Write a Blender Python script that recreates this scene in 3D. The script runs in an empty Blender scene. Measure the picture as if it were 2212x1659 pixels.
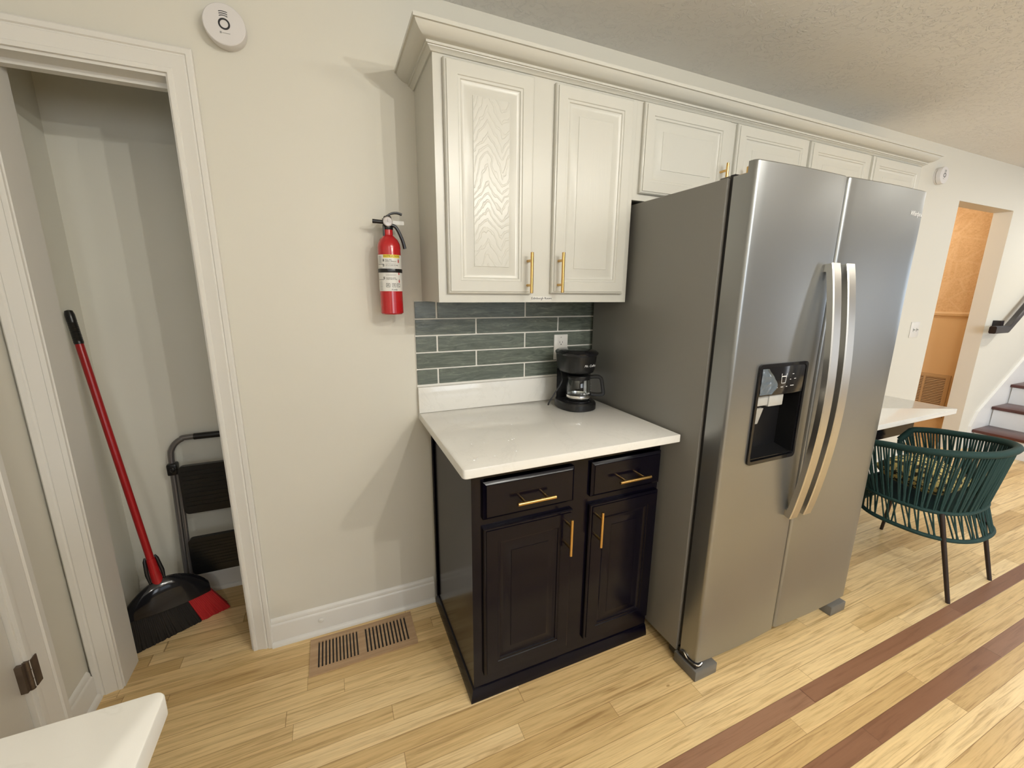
import bpy, bmesh, math, random
from mathutils import Vector, Matrix
random.seed(7)
SC = bpy.context.scene
COL = SC.collection
PI = math.pi

# ------------------------------------------------------------------ camera
cam_d = bpy.data.cameras.new('camera')
cam = bpy.data.objects.new('camera', cam_d); COL.objects.link(cam)
YAW, PITCH, ROLL = 0.41308, -0.21698, 0.00804
fw = Vector((math.sin(YAW)*math.cos(PITCH), math.cos(YAW)*math.cos(PITCH), math.sin(PITCH)))
r0 = Vector((math.cos(YAW), -math.sin(YAW), 0)); u0 = r0.cross(fw)
rt = r0*math.cos(ROLL) + u0*math.sin(ROLL); up = -r0*math.sin(ROLL) + u0*math.cos(ROLL)
cam.matrix_world = Matrix(((rt.x, up.x, -fw.x, -0.06633), (rt.y, up.y, -fw.y, -1.69091),
                           (rt.z, up.z, -fw.z, 1.40742), (0, 0, 0, 1)))
cam_d.sensor_width = 36.0; cam_d.lens = 896.87/2212*36.0
cam_d.clip_start = 0.02; cam_d.clip_end = 60
SC.camera = cam

# ------------------------------------------------------------------ world, lights, exposure
w = bpy.data.worlds.new('world'); SC.world = w; w.use_nodes = True
w.node_tree.nodes['Background'].inputs[0].default_value = (0.75, 0.86, 1.0, 1)
w.node_tree.nodes['Background'].inputs[1].default_value = 1.0
vs = SC.view_settings
vs.view_transform = 'Standard'; vs.look = 'None'; vs.gamma = 1.0; vs.use_curve_mapping = False
vs.exposure = 0.45
try: SC.display_settings.display_device = 'sRGB'
except Exception: pass

def lamp(kind, name, loc, energy, color, size=0.03, target=None, spread=None):
    l = bpy.data.lights.new(name, kind); l.energy = energy; l.color = color
    o = bpy.data.objects.new(name, l); COL.objects.link(o); o.location = loc
    if kind == 'AREA':
        if isinstance(size, tuple):
            l.shape = 'RECTANGLE'; l.size, l.size_y = size
        else:
            l.shape = 'DISK'; l.size = size
        if spread: l.spread = spread
    else:
        l.shadow_soft_size = size
    if target:
        o.rotation_euler = (Vector(target)-Vector(loc)).to_track_quat('-Z', 'Y').to_euler()
    return o
WARM = (1.0, 0.97, 0.885)
# the bulbs of the kitchen light over the work side of the room
for x, y, z, e in ((0.83, -2.38, 2.36, 25), (1.19, -2.38, 2.12, 23), (1.56, -2.38, 2.36, 7.5), (1.90, -2.38, 2.36, 6), (2.26, -2.38, 2.36, 6)):
    lamp('POINT', 'kitchen_bulb', (x, y, z), e, WARM, 0.014)
# flush light reflected in the fridge, plus unseen downlights added as fill
for x, y, e, sz in ((4.6, -2.2, 7, 0.14), (-0.3, -3.4, 12, 0.2), (1.4, -3.6, 3, 0.2), (3.1, -3.4, 5, 0.2), (6.6, -2.4, 5, 0.2), (6.0, -1.0, 16, 0.2)):
    lamp('AREA', 'ceiling_downlight', (x, y, 2.405), e, (1.0, 0.965, 0.88), sz, (x, y, 0))
# hall lamp, warm
lamp('POINT', 'hall_bulb', (4.75, 1.1, 2.15), 15, (1.0, 0.87, 0.70), 0.05)
# daylight at unseen windows, added to fill the room and streak the fridge
lamp('AREA', 'window_daylight', (2.6, -4.72, 1.45), 26, (0.78, 0.88, 1.0), (1.5, 1.3), (5.6, -0.6, 0.5), 1.6)
lamp('AREA', 'window_daylight', (0.6, -4.72, 1.55), 15, (0.90, 0.94, 1.0), (1.6, 1.1), (0.6, 0, 1.5))
lamp('AREA', 'window_daylight', (8.5, -4.72, 1.10), 13, (0.96, 0.97, 1.0), (0.9, 1.9), (6.8, 0, 1.0))
lamp('AREA', 'window_daylight', (9.40, -1.25, 1.45), 28, (0.72, 0.85, 1.0), (1.1, 1.3), (5.0, -0.6, 0.6))

# ------------------------------------------------------------------ materials
def mat(name):
    m = bpy.data.materials.new(name); m.use_nodes = True
    nt = m.node_tree; b = nt.nodes['Principled BSDF']
    return m, nt, b
def link(nt, a, b): nt.links.new(a, b)
def pset(b, **k):
    for n, v in k.items():
        n = {'base': 'Base Color', 'rough': 'Roughness', 'metal': 'Metallic', 'coat': 'Coat Weight', 'crough': 'Coat Roughness', 'spec': 'Specular IOR Level', 'trans': 'Transmission Weight', 'ior': 'IOR', 'aniso': 'Anisotropic', 'sheen': 'Sheen Weight'}[n]
        if n == 'Base Color': v = (*v, 1) if len(v) == 3 else v
        if n in b.inputs: b.inputs[n].default_value = v
def node(nt, t, **k):
    n = nt.nodes.new(t)
    for a, v in k.items(): setattr(n, a, v)
    return n
def math_n(nt, op, a, b=None, c=None):
    n = node(nt, 'ShaderNodeMath', operation=op)
    for i, v in enumerate((a, b, c)):
        if v is None: continue
        if isinstance(v, (int, float)): n.inputs[i].default_value = v
        else: link(nt, v, n.inputs[i])
    return n.outputs[0]
def coords(nt, scale=(1, 1, 1)):
    t = node(nt, 'ShaderNodeTexCoord'); mp = node(nt, 'ShaderNodeMapping')
    mp.inputs['Scale'].default_value = scale
    link(nt, t.outputs['Object'], mp.inputs['Vector'])
    return mp.outputs[0]
def noise(nt, vec, scale, detail=3, rough=0.55, dist=0.0):
    n = node(nt, 'ShaderNodeTexNoise'); n.inputs['Scale'].default_value = scale
    n.inputs['Detail'].default_value = detail; n.inputs['Roughness'].default_value = rough
    n.inputs['Distortion'].default_value = dist
    link(nt, vec, n.inputs['Vector']); return n.outputs['Fac']
def ramp(nt, fac, stops):
    r = node(nt, 'ShaderNodeValToRGB'); e = r.color_ramp.elements
    while len(e) < len(stops): e.new(0.5)
    for i, (p, c) in enumerate(stops):
        e[i].position = p; e[i].color = (*c, 1) if len(c) == 3 else c
    link(nt, fac, r.inputs[0]); return r.outputs[0]
def bump(nt, b, height, strength, dist=0.002):
    n = node(nt, 'ShaderNodeBump'); n.inputs['Strength'].default_value = strength
    n.inputs['Distance'].default_value = dist
    link(nt, height, n.inputs['Height']); link(nt, n.outputs[0], b.inputs['Normal'])
def simple(name, base, rough=0.5, metal=0.0, bscale=None, bstr=0.1, bdist=0.001, var=0.0, **k):
    m, nt, b = mat(name); pset(b, base=base, rough=rough, metal=metal, **k)
    v = coords(nt)
    if var:
        f = noise(nt, v, 6, 4)
        lo = tuple(max(0, c*(1-var)) for c in base); hi = tuple(min(1, c*(1+var)) for c in base)
        link(nt, ramp(nt, f, [(0.3, lo), (0.7, hi)]), b.inputs['Base Color'])
    if bscale: bump(nt, b, noise(nt, v, bscale, 3), bstr, bdist)
    return m

M = {}
M['wall'] = simple('wall_paint', (0.67, 0.645, 0.565), 0.55, bscale=160, bstr=0.12, bdist=0.0008)
M['far_wall'] = simple('far_wall_paint', (0.20, 0.19, 0.175), 0.6)  # unseen walls kept dark to cut bounced fill and fridge reflections
M['closet'] = simple('closet_paint', (0.76, 0.745, 0.66), 0.6, bscale=160, bstr=0.12, bdist=0.0008)
M['trim'] = simple('trim_paint', (0.73, 0.71, 0.66), 0.35, bscale=60, bstr=0.05, bdist=0.0006)
M['cab_white'] = simple('cabinet_white_paint', (0.58, 0.57, 0.515), 0.30, bscale=90, bstr=0.10, bdist=0.0006)
M['navy'] = simple('cabinet_navy_paint', (0.0022, 0.0017, 0.0058), 0.19, bscale=70, bstr=0.06, bdist=0.0006, spec=0.25)
M['brass'] = simple('brushed_brass', (0.66, 0.43, 0.16), 0.26, 1.0)
M['steel'] = None
M['grey_paint'] = simple('appliance_grey_paint', (0.20, 0.192, 0.175), 0.36, bscale=400, bstr=0.05, bdist=0.0003)
M['foot_grey'] = simple('grey_plastic', (0.15, 0.143, 0.13), 0.45)
M['chrome'] = simple('bright_metal', (0.80, 0.79, 0.77), 0.16, 1.0)
M['gasket'] = simple('black_gasket', (0.012, 0.011, 0.012), 0.5)  # also stands in for shade in the door gap and vent slots
M['black_gloss'] = simple('black_gloss_plastic', (0.008, 0.008, 0.010), 0.12)
M['black'] = simple('black_plastic', (0.006, 0.006, 0.0065), 0.32, bscale=300, bstr=0.05, bdist=0.0003)
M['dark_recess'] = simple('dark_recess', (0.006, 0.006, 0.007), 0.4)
M['lightgrey'] = simple('light_grey_plastic', (0.42, 0.42, 0.40), 0.35)
M['white_plastic'] = simple('white_plastic', (0.72, 0.70, 0.66), 0.3)
M['detector'] = simple('detector_plastic', (0.68, 0.655, 0.64), 0.45)
M['red'] = simple('red_enamel', (0.46, 0.008, 0.012), 0.2, coat=0.5)
M['red_tube'] = simple('red_painted_tube', (0.36, 0.012, 0.014), 0.28)
M['red_bristle'] = simple('red_bristles', (0.42, 0.012, 0.016), 0.55)
M['black_bristle'] = simple('black_bristles', (0.007, 0.006, 0.006), 0.6)
M['label_white'] = simple('label_white', (0.74, 0.73, 0.69), 0.4)
M['label_yellow'] = simple('label_yellow', (0.78, 0.62, 0.06), 0.4)
M['ink'] = simple('black_ink', (0.02, 0.02, 0.022), 0.5)
M['ink_grey'] = simple('grey_ink', (0.30, 0.30, 0.30), 0.5)
M['ink_white'] = simple('white_ink', (0.80, 0.80, 0.80), 0.5)
M['ink_red'] = simple('red_ink', (0.50, 0.03, 0.03), 0.5)
M['ladder_grey'] = simple('ladder_grey_tube', (0.20, 0.19, 0.19), 0.3, 0.6)
M['rope'] = simple('green_rope', (0.006, 0.036, 0.033), 0.75, bscale=900, bstr=0.5, bdist=0.001)
M['chair_leg'] = simple('dark_bronze_leg', (0.030, 0.020, 0.018), 0.4, 0.3)
M['tread'] = simple('dark_stained_tread', (0.085, 0.025, 0.018), 0.3, var=0.25)
M['rail'] = simple('dark_handrail', (0.012, 0.008, 0.009), 0.3)
M['stair_white'] = simple('stair_white_paint', (0.74, 0.73, 0.71), 0.4)
M['hinge'] = simple('worn_hinge_bronze', (0.17, 0.13, 0.10), 0.4, 0.7, var=0.6)
M['grille'] = simple('grille_tan', (0.50, 0.33, 0.17), 0.5)
M['vent_wood'] = None

def quartz():
    m, nt, b = mat('white_quartz'); v = coords(nt)
    f = noise(nt, v, 3.2, 6, 0.6, 1.6)
    c = ramp(nt, f, [(0.0, (0.80, 0.785, 0.74)), (0.485, (0.79, 0.775, 0.73)), (0.5, (0.755, 0.74, 0.695)), (0.515, (0.79, 0.775, 0.73)), (1, (0.81, 0.79, 0.745))])
    link(nt, c, b.inputs['Base Color']); pset(b, rough=0.10, spec=0.5); return m
M['quartz'] = quartz()

def stainless():
    m, nt, b = mat('stainless_steel'); v = coords(nt, (1, 1, 1))
    v2 = coords(nt, (500, 500, 3))
    f = noise(nt, v2, 1.0, 2)
    pset(b, base=(0.32, 0.33, 0.33), metal=0.84, rough=0.3)
    mr = node(nt, 'ShaderNodeMapRange'); mr.inputs[3].default_value = 0.31; mr.inputs[4].default_value = 0.345
    link(nt, f, mr.inputs[0]); link(nt, mr.outputs[0], b.inputs['Roughness'])
    return m
M['steel'] = stainless()
M['steel_handle'] = simple('handle_steel', (0.62, 0.605, 0.57), 0.30, 1.0)

def glass():
    m, nt, b = mat('clear_glass'); pset(b, base=(0.95, 0.97, 0.97), rough=0.02, trans=1.0, ior=1.45); return m
M['glass'] = glass()
M['gauge'] = simple('gauge_lens', (0.62, 0.58, 0.56), 0.12, 0.4)

def floor_mat():
    m, nt, b = mat('oak_strip_floor')
    t = node(nt, 'ShaderNodeTexCoord'); sp = node(nt, 'ShaderNodeSeparateXYZ'); link(nt, t.outputs['Object'], sp.inputs[0])
    x, y = sp.outputs[0], sp.outputs[1]
    P = 0.0575
    # board rows follow the dark strips (first strip's near wall edge at y = -0.9695)
    yy = math_n(nt, 'ADD', math_n(nt, 'ADD', y, 0.9695), math_n(nt, 'MULTIPLY', x, 0.0041))
    rowf = math_n(nt, 'DIVIDE', yy, P)
    row = math_n(nt, 'FLOOR', rowf); fy = math_n(nt, 'FRACT', rowf)
    wn = node(nt, 'ShaderNodeTexWhiteNoise', noise_dimensions='1D'); link(nt, row, wn.inputs['W'])
    xs = math_n(nt, 'ADD', math_n(nt, 'DIVIDE', x, 0.92), math_n(nt, 'MULTIPLY', wn.outputs['Value'], 17.3))
    # irregular board lengths
    wob = noise(nt, node_combine(nt, math_n(nt, 'MULTIPLY', xs, 0.9), math_n(nt, 'MULTIPLY', row, 3.7), 0), 1.0, 1)
    xs2 = math_n(nt, 'ADD', xs, math_n(nt, 'MULTIPLY', wob, 0.9))
    bi = math_n(nt, 'FLOOR', xs2); fx = math_n(nt, 'FRACT', xs2)
    wn2 = node(nt, 'ShaderNodeTexWhiteNoise', noise_dimensions='2D')
    link(nt, node_combine(nt, bi, row, 0), wn2.inputs['Vector'])
    rnd = wn2.outputs['Value']
    tone = ramp(nt, rnd, [(0.0, (0.58, 0.40, 0.18)), (0.3, (0.70, 0.51, 0.25)), (0.65, (0.79, 0.60, 0.315)), (1.0, (0.87, 0.69, 0.40))])
    off = math_n(nt, 'MULTIPLY', rnd, 31.0)
    gv = node_combine(nt, math_n(nt, 'MULTIPLY', math_n(nt, 'ADD', x, off), 2.0), math_n(nt, 'MULTIPLY', y, 42.0), off)
    g1 = noise(nt, gv, 1.6, 6, 0.62, 0.8)
    gm = ramp(nt, g1, [(0.30, (0.52, 0.42, 0.31)), (0.48, (0.93, 0.90, 0.85)), (0.75, (1.12, 1.10, 1.07))])
    mx = node(nt, 'ShaderNodeMix', data_type='RGBA', blend_type='MULTIPLY'); mx.inputs[0].default_value = 0.85
    pv = node_combine(nt, math_n(nt, 'MULTIPLY', math_n(nt, 'ADD', x, off), 7.0), math_n(nt, 'MULTIPLY', y, 230.0), off)
    pore = ramp(nt, noise(nt, pv, 1.0, 3, 0.6), [(0.36, (0.74, 0.66, 0.56)), (0.50, (1, 1, 1))])
    px = node(nt, 'ShaderNodeMix', data_type='RGBA', blend_type='MULTIPLY'); px.inputs[0].default_value = 0.5
    link(nt, tone, px.inputs[6]); link(nt, pore, px.inputs[7])
    link(nt, px.outputs[2], mx.inputs[6]); link(nt, gm, mx.inputs[7])
    # dark cherry strips: rows -1 and -4
    cher = ramp(nt, rnd, [(0.0, (0.215, 0.095, 0.047)), (0.5, (0.265, 0.132, 0.074)), (1.0, (0.32, 0.175, 0.105))])
    cm = node(nt, 'ShaderNodeMix', data_type='RGBA', blend_type='MULTIPLY'); cm.inputs[0].default_value = 0.6
    link(nt, cher, cm.inputs[6]); link(nt, gm, cm.inputs[7])
    s1 = math_n(nt, 'COMPARE', row, -1.0, 0.1); s2 = math_n(nt, 'COMPARE', row, -4.0, 0.1)
    isd = math_n(nt, 'ADD', s1, s2)
    mm = node(nt, 'ShaderNodeMix', data_type='RGBA'); link(nt, isd, mm.inputs[0]); link(nt, mx.outputs[2], mm.inputs[6]); link(nt, cm.outputs[2], mm.inputs[7])
    # seams
    e1 = math_n(nt, 'MINIMUM', fy, math_n(nt, 'SUBTRACT', 1.0, fy))
    e2 = math_n(nt, 'MULTIPLY', math_n(nt, 'MINIMUM', fx, math_n(nt, 'SUBTRACT', 1.0, fx)), 14.0)
    ed = math_n(nt, 'MINIMUM', e1, e2)
    sm = node(nt, 'ShaderNodeMapRange'); sm.inputs[1].default_value = 0.0; sm.inputs[2].default_value = 0.022
    link(nt, ed, sm.inputs[0])
    sd = node(nt, 'ShaderNodeMix', data_type='RGBA', blend_type='MULTIPLY'); sd.inputs[0].default_value = 1.0
    link(nt, mm.outputs[2], sd.inputs[6])
    link(nt, ramp(nt, sm.outputs[0], [(0.0, (0.42, 0.33, 0.25)), (1.0, (1, 1, 1))]), sd.inputs[7])
    # a few small knots
    vo = node(nt, 'ShaderNodeTexVoronoi'); vo.inputs['Scale'].default_value = 1.0
    link(nt, node_combine(nt, math_n(nt, 'MULTIPLY', x, 3.0), math_n(nt, 'MULTIPLY', y, 6.0), 0), vo.inputs['Vector'])
    kn = ramp(nt, vo.outputs['Distance'], [(0.0, (0.30, 0.2, 0.12)), (0.022, (0.45, 0.34, 0.22)), (0.035, (1, 1, 1))])
    kd = node(nt, 'ShaderNodeMix', data_type='RGBA', blend_type='MULTIPLY'); kd.inputs[0].default_value = 0.8
    link(nt, sd.outputs[2], kd.inputs[6]); link(nt, kn, kd.inputs[7])
    link(nt, kd.outputs[2], b.inputs['Base Color'])
    pset(b, rough=0.34)
    hgt = math_n(nt, 'ADD', math_n(nt, 'MULTIPLY', sm.outputs[0], 1.0), math_n(nt, 'MULTIPLY', g1, 0.3))
    bump(nt, b, hgt, 0.25, 0.0012)
    return m
def node_combine(nt, x, y, z):
    c = node(nt, 'ShaderNodeCombineXYZ')
    for i, v in enumerate((x, y, z)):
        if isinstance(v, (int, float)): c.inputs[i].default_value = v
        else: link(nt, v, c.inputs[i])
    return c.outputs[0]
M['floor'] = floor_mat()

def wood_vent():
    m, nt, b = mat('vent_wood'); v = coords(nt, (3, 60, 60))
    f = noise(nt, v, 1.5, 5)
    link(nt, ramp(nt, f, [(0.3, (0.36, 0.225, 0.12)), (0.7, (0.47, 0.32, 0.185))]), b.inputs['Base Color'])
    pset(b, rough=0.5); return m
M['vent_wood'] = wood_vent()

def ceiling_mat():
    m, nt, b = mat('textured_ceiling'); pset(b, base=(0.80, 0.79, 0.77), rough=0.8)
    v = coords(nt)
    n1 = noise(nt, v, 26, 4, 0.6, 1.6)
    n2 = noise(nt, v, 2.6, 2)
    r1 = ramp(nt, n1, [(0.52, (0, 0, 0)), (0.60, (1, 1, 1))])
    r2 = ramp(nt, n2, [(0.38, (0.15, 0.15, 0.15)), (0.62, (1, 1, 1))])
    h = math_n(nt, 'MULTIPLY', r1, r2)
    bump(nt, b, h, 0.55, 0.0075)
    return m
M['ceiling'] = ceiling_mat()

def tile_mat():
    m, nt, b = mat('grey_green_tile')
    v = coords(nt, (3.0, 1, 20)); f = noise(nt, v, 3.0, 7, 0.72, 1.6)
    c = ramp(nt, f, [(0.32, (0.082, 0.097, 0.082)), (0.50, (0.128, 0.148, 0.124)), (0.60, (0.165, 0.186, 0.156)), (0.72, (0.30, 0.315, 0.27))])
    link(nt, c, b.inputs['Base Color']); pset(b, rough=0.25)
    bump(nt, b, noise(nt, coords(nt, (3, 1, 9)), 7, 3), 0.25, 0.002)
    return m
M['tile'] = tile_mat()
M['grout'] = simple('white_grout', (0.80, 0.78, 0.72), 0.8, bscale=300, bstr=0.2)

def grain_mat(name, cathedral):
    m, nt, b = mat(name); pset(b, base=(0.58, 0.57, 0.515), rough=0.28)
    t = node(nt, 'ShaderNodeTexCoord'); sp = node(nt, 'ShaderNodeSeparateXYZ'); link(nt, t.outputs['Object'], sp.inputs[0])
    x, z = sp.outputs[0], sp.outputs[2]
    if cathedral:
        # stacked open V waves of flat-sawn oak
        cx = math_n(nt, 'ABSOLUTE', math_n(nt, 'SUBTRACT', x, cathedral))
        nx = noise(nt, node_combine(nt, math_n(nt, 'MULTIPLY', x, 11.0), 0, math_n(nt, 'MULTIPLY', z, 7.0)), 1.0, 3, 0.55, 0.3)
        wv = math_n(nt, 'PINGPONG', math_n(nt, 'ADD', cx, math_n(nt, 'MULTIPLY', nx, 0.012)), 0.050)
        ph = math_n(nt, 'ADD', math_n(nt, 'MULTIPLY', z, 30.0), math_n(nt, 'ADD', math_n(nt, 'MULTIPLY', wv, 40.0), math_n(nt, 'MULTIPLY', nx, 4.5)))
        s = math_n(nt, 'SINE', math_n(nt, 'MULTIPLY', ph, 2*PI))
        fine = noise(nt, node_combine(nt, math_n(nt, 'MULTIPLY', x, 300.0), 0, math_n(nt, 'MULTIPLY', z, 60.0)), 1.0, 2)
        h = math_n(nt, 'MULTIPLY', ramp(nt, s, [(0.45, (0, 0, 0)), (0.80, (1, 1, 1))]), math_n(nt, 'ADD', fine, 0.3))
        bump(nt, b, h, 0.6, 0.0018)
    else:
        h = noise(nt, node_combine(nt, math_n(nt, 'MULTIPLY', x, 150.0), 0, math_n(nt, 'MULTIPLY', z, 5.0)), 1.0, 5, 0.6, 0.6)
        bump(nt, b, h, 0.28, 0.0011)
    return m
M['oak_painted'] = grain_mat('white_painted_oak', None)

def wallpaper():
    m, nt, b = mat('orange_wallpaper'); v = coords(nt)
    f = noise(nt, v, 30, 5, 0.7, 2.0)
    vo = node(nt, 'ShaderNodeTexVoronoi', feature='DISTANCE_TO_EDGE'); vo.inputs['Scale'].default_value = 6.5
    link(nt, v, vo.inputs['Vector'])
    e = ramp(nt, vo.outputs['Distance'], [(0.02, (1, 1, 1)), (0.07, (0, 0, 0))])
    c1 = ramp(nt, f, [(0.35, (0.60, 0.38, 0.19)), (0.6, (0.70, 0.48, 0.26))])
    mx = node(nt, 'ShaderNodeMix', data_type='RGBA'); link(nt, math_n(nt, 'MULTIPLY', e, 0.28), mx.inputs[0])
    link(nt, c1, mx.inputs[6]); mx.inputs[7].default_value = (0.78, 0.58, 0.36, 1)
    link(nt, mx.outputs[2], b.inputs['Base Color']); pset(b, rough=0.6); return m
M['wallpaper'] = wallpaper()
M['hall_orange'] = simple('hall_orange_paint', (0.68, 0.46, 0.24), 0.5)

def cushion_mat():
    m, nt, b = mat('yellow_pattern_fabric'); v = coords(nt)
    vo = node(nt, 'ShaderNodeTexVoronoi'); vo.inputs['Scale'].default_value = 42; link(nt, v, vo.inputs['Vector'])
    f = noise(nt, v, 55, 3, 0.6, 1.5)
    s = math_n(nt, 'ADD', math_n(nt, 'MULTIPLY', vo.outputs['Distance'], 0.6), math_n(nt, 'MULTIPLY', f, 0.7))
    link(nt, ramp(nt, s, [(0.54, (0.85, 0.70, 0.26)), (0.66, (0.78, 0.66, 0.30)), (0.70, (0.05, 0.05, 0.03))]), b.inputs['Base Color'])
    pset(b, rough=0.85); return m
M['cushion'] = cushion_mat()

# ------------------------------------------------------------------ mesh building
class MB:
    def __init__(self): self.v = []; self.f = []; self.m = []
    def add(self, vs, fs, mi=0):
        o = len(self.v); self.v += [tuple(p) for p in vs]
        for f in fs: self.f.append(tuple(i+o for i in f)); self.m.append(mi)
        return self
    def box(self, x0, x1, y0, y1, z0, z1, mi=0):
        vs = [(x, y, z) for z in (z0, z1) for y in (y0, y1) for x in (x0, x1)]
        return self.add(vs, [(0, 2, 3, 1), (4, 5, 7, 6), (0, 1, 5, 4), (2, 6, 7, 3), (0, 4, 6, 2), (1, 3, 7, 5)], mi)
    def rbox(self, x0, x1, y0, y1, z0, z1, r=0.003, seg=2, mi=0):
        bm = bmesh.new()
        bmesh.ops.create_cube(bm, size=1.0)
        for v in bm.verts:
            v.co = Vector(((x0+x1)/2+v.co.x*(x1-x0), (y0+y1)/2+v.co.y*(y1-y0), (z0+z1)/2+v.co.z*(z1-z0)))
        bmesh.ops.bevel(bm, geom=list(bm.edges), offset=r, segments=seg, affect='EDGES', profile=0.5)
        self.bm(bm, mi); return self
    def bm(self, bm, mi=0, mtx=None):
        bm.verts.index_update()
        vs = [(mtx @ v.co if mtx else v.co.copy()) for v in bm.verts]
        self.add(vs, [[v.index for v in f.verts] for f in bm.faces], mi); bm.free()
    def ring_join(self, rings, mi=0, close=True, cap0=True, cap1=True):
        n = len(rings[0]); vs = [p for r in rings for p in r]; fs = []
        for i in range(len(rings)-1):
            for j in range(n if close else n-1):
                k = (j+1) % n
                fs.append((i*n+j, i*n+k, (i+1)*n+k, (i+1)*n+j))
        if cap0: fs.append(tuple(range(n-1, -1, -1)))
        if cap1: fs.append(tuple((len(rings)-1)*n+j for j in range(n)))
        return self.add(vs, fs, mi)
    def lathe(self, prof, c, axis=(0, 0, 1), n=32, mi=0, cap=True):
        a = Vector(axis).normalized(); t = Vector((1, 0, 0)) if abs(a.x) < 0.9 else Vector((0, 1, 0))
        e1 = a.cross(t).normalized(); e2 = a.cross(e1); c = Vector(c)
        rings = [[c+a*h+(e1*math.cos(2*PI*j/n)+e2*math.sin(2*PI*j/n))*r for j in range(n)] for r, h in prof]
        return self.ring_join(rings, mi, True, cap, cap)
    def cyl(self, p0, p1, r, r2=None, n=16, mi=0):
        p0 = Vector(p0); p1 = Vector(p1); L = (p1-p0).length
        return self.lathe([(r, 0), (r if r2 is None else r2, L)], p0, (p1-p0), n, mi)
    def tube(self, pts, r, n=10, mi=0, closed=False, cap=True):
        pts = [Vector(p) for p in pts]; N = len(pts); rings = []
        prev = None
        for i, p in enumerate(pts):
            if closed: d = pts[(i+1) % N]-pts[i-1]
            else: d = pts[min(i+1, N-1)]-pts[max(i-1, 0)]
            d.normalize()
            if prev is None:
                t = Vector((0, 0, 1)) if abs(d.z) < 0.9 else Vector((1, 0, 0))
                e1 = d.cross(t).normalized()
            else:
                e1 = (prev - d*prev.dot(d)).normalized()
            prev = e1; e2 = d.cross(e1)
            rr = r[i] if isinstance(r, (list, tuple)) else r
            rings.append([p+(e1*math.cos(2*PI*j/n)+e2*math.sin(2*PI*j/n))*rr for j in range(n)])
        if closed: rings.append(rings[0]); cap = False
        return self.ring_join(rings, mi, True, cap, cap)
    def prism(self, poly, axis, a, b, mi=0):
        def P(u, v, t): return {'x': (t, u, v), 'y': (u, t, v), 'z': (u, v, t)}[axis]
        return self.ring_join([[P(u, v, a) for u, v in poly], [P(u, v, b) for u, v in poly]], mi)
    def text(self, s, size, loc, right=(1, 0, 0), upv=(0, 0, 1), mi=0, ext=0.0003, align='CENTER', shear=0.0, fn=None):
        cu = bpy.data.curves.new('t', 'FONT'); cu.body = s; cu.size = size; cu.extrude = ext
        cu.align_x = align; cu.align_y = 'CENTER'; cu.shear = shear; cu.resolution_u = 3
        ob = bpy.data.objects.new('t', cu); COL.objects.link(ob)
        dg = bpy.context.evaluated_depsgraph_get(); dg.update()
        me = bpy.data.meshes.new_from_object(ob.evaluated_get(dg))
        R = Vector(right).normalized(); U = Vector(upv).normalized(); N = R.cross(U); L = Vector(loc)
        vs = []
        for v in me.vertices:
            if fn: vs.append(fn(v.co.x, v.co.y, v.co.z))
            else: vs.append(L+R*v.co.x+U*v.co.y+N*v.co.z)
        self.add(vs, [tuple(p.vertices) for p in me.polygons], mi)
        bpy.data.objects.remove(ob); bpy.data.curves.remove(cu); bpy.data.meshes.remove(me)
        return self
    def build(self, name, mats, parent=None, smooth=35, loc=None):
        base = Vector((0, 0, 0))
        p = parent
        while p is not None:
            base += p.location; p = p.parent
        if loc is not None: base = base + Vector(loc)
        me = bpy.data.meshes.new(name)
        me.from_pydata([(v[0]-base.x, v[1]-base.y, v[2]-base.z) for v in self.v], [], self.f)
        if not isinstance(mats, (list, tuple)): mats = [mats]
        for x in mats: me.materials.append(x)
        me.polygons.foreach_set('material_index', self.m)
        bm = bmesh.new(); bm.from_mesh(me); bmesh.ops.recalc_face_normals(bm, faces=bm.faces); bm.to_mesh(me); bm.free()
        if smooth:
            me.shade_smooth(); me.set_sharp_from_angle(angle=math.radians(smooth))
        o = bpy.data.objects.new(name, me); COL.objects.link(o)
        if parent is not None: o.parent = parent
        if loc is not None: o.location = loc
        return o

def thing(name, label, cat, loc, group=None):
    o = bpy.data.objects.new(name, None); COL.objects.link(o); o.location = loc
    o.empty_display_size = 0.05
    return tag(o, label, cat, group)
def tag(o, label, cat, group=None):
    o['label'] = label; o['category'] = cat
    if group: o['group'] = group
    return o
def struct(o): o['kind'] = 'structure'; return o
def bez(p, n=12):
    # Catmull-Rom through points
    P = [Vector(q) for q in p]; P = [P[0]*2-P[1]]+P+[P[-1]*2-P[-2]]; out = []
    for i in range(1, len(P)-2):
        for k in range(n):
            t = k/n; a, b, c, d = P[i-1], P[i], P[i+1], P[i+2]
            out.append(0.5*((2*b)+(-a+c)*t+(2*a-5*b+4*c-d)*t*t+(-a+3*b-3*c+d)*t**3))
    out.append(P[-2]); return out
def rrect(x0, x1, y0, y1, r, n=5):
    pts = []
    for cx, cy, a0 in ((x1-r, y1-r, 0), (x0+r, y1-r, 90), (x0+r, y0+r, 180), (x1-r, y0+r, 270)):
        for k in range(n+1):
            a = math.radians(a0+90*k/n); pts.append((cx+r*math.cos(a), cy+r*math.sin(a)))
    return pts

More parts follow.
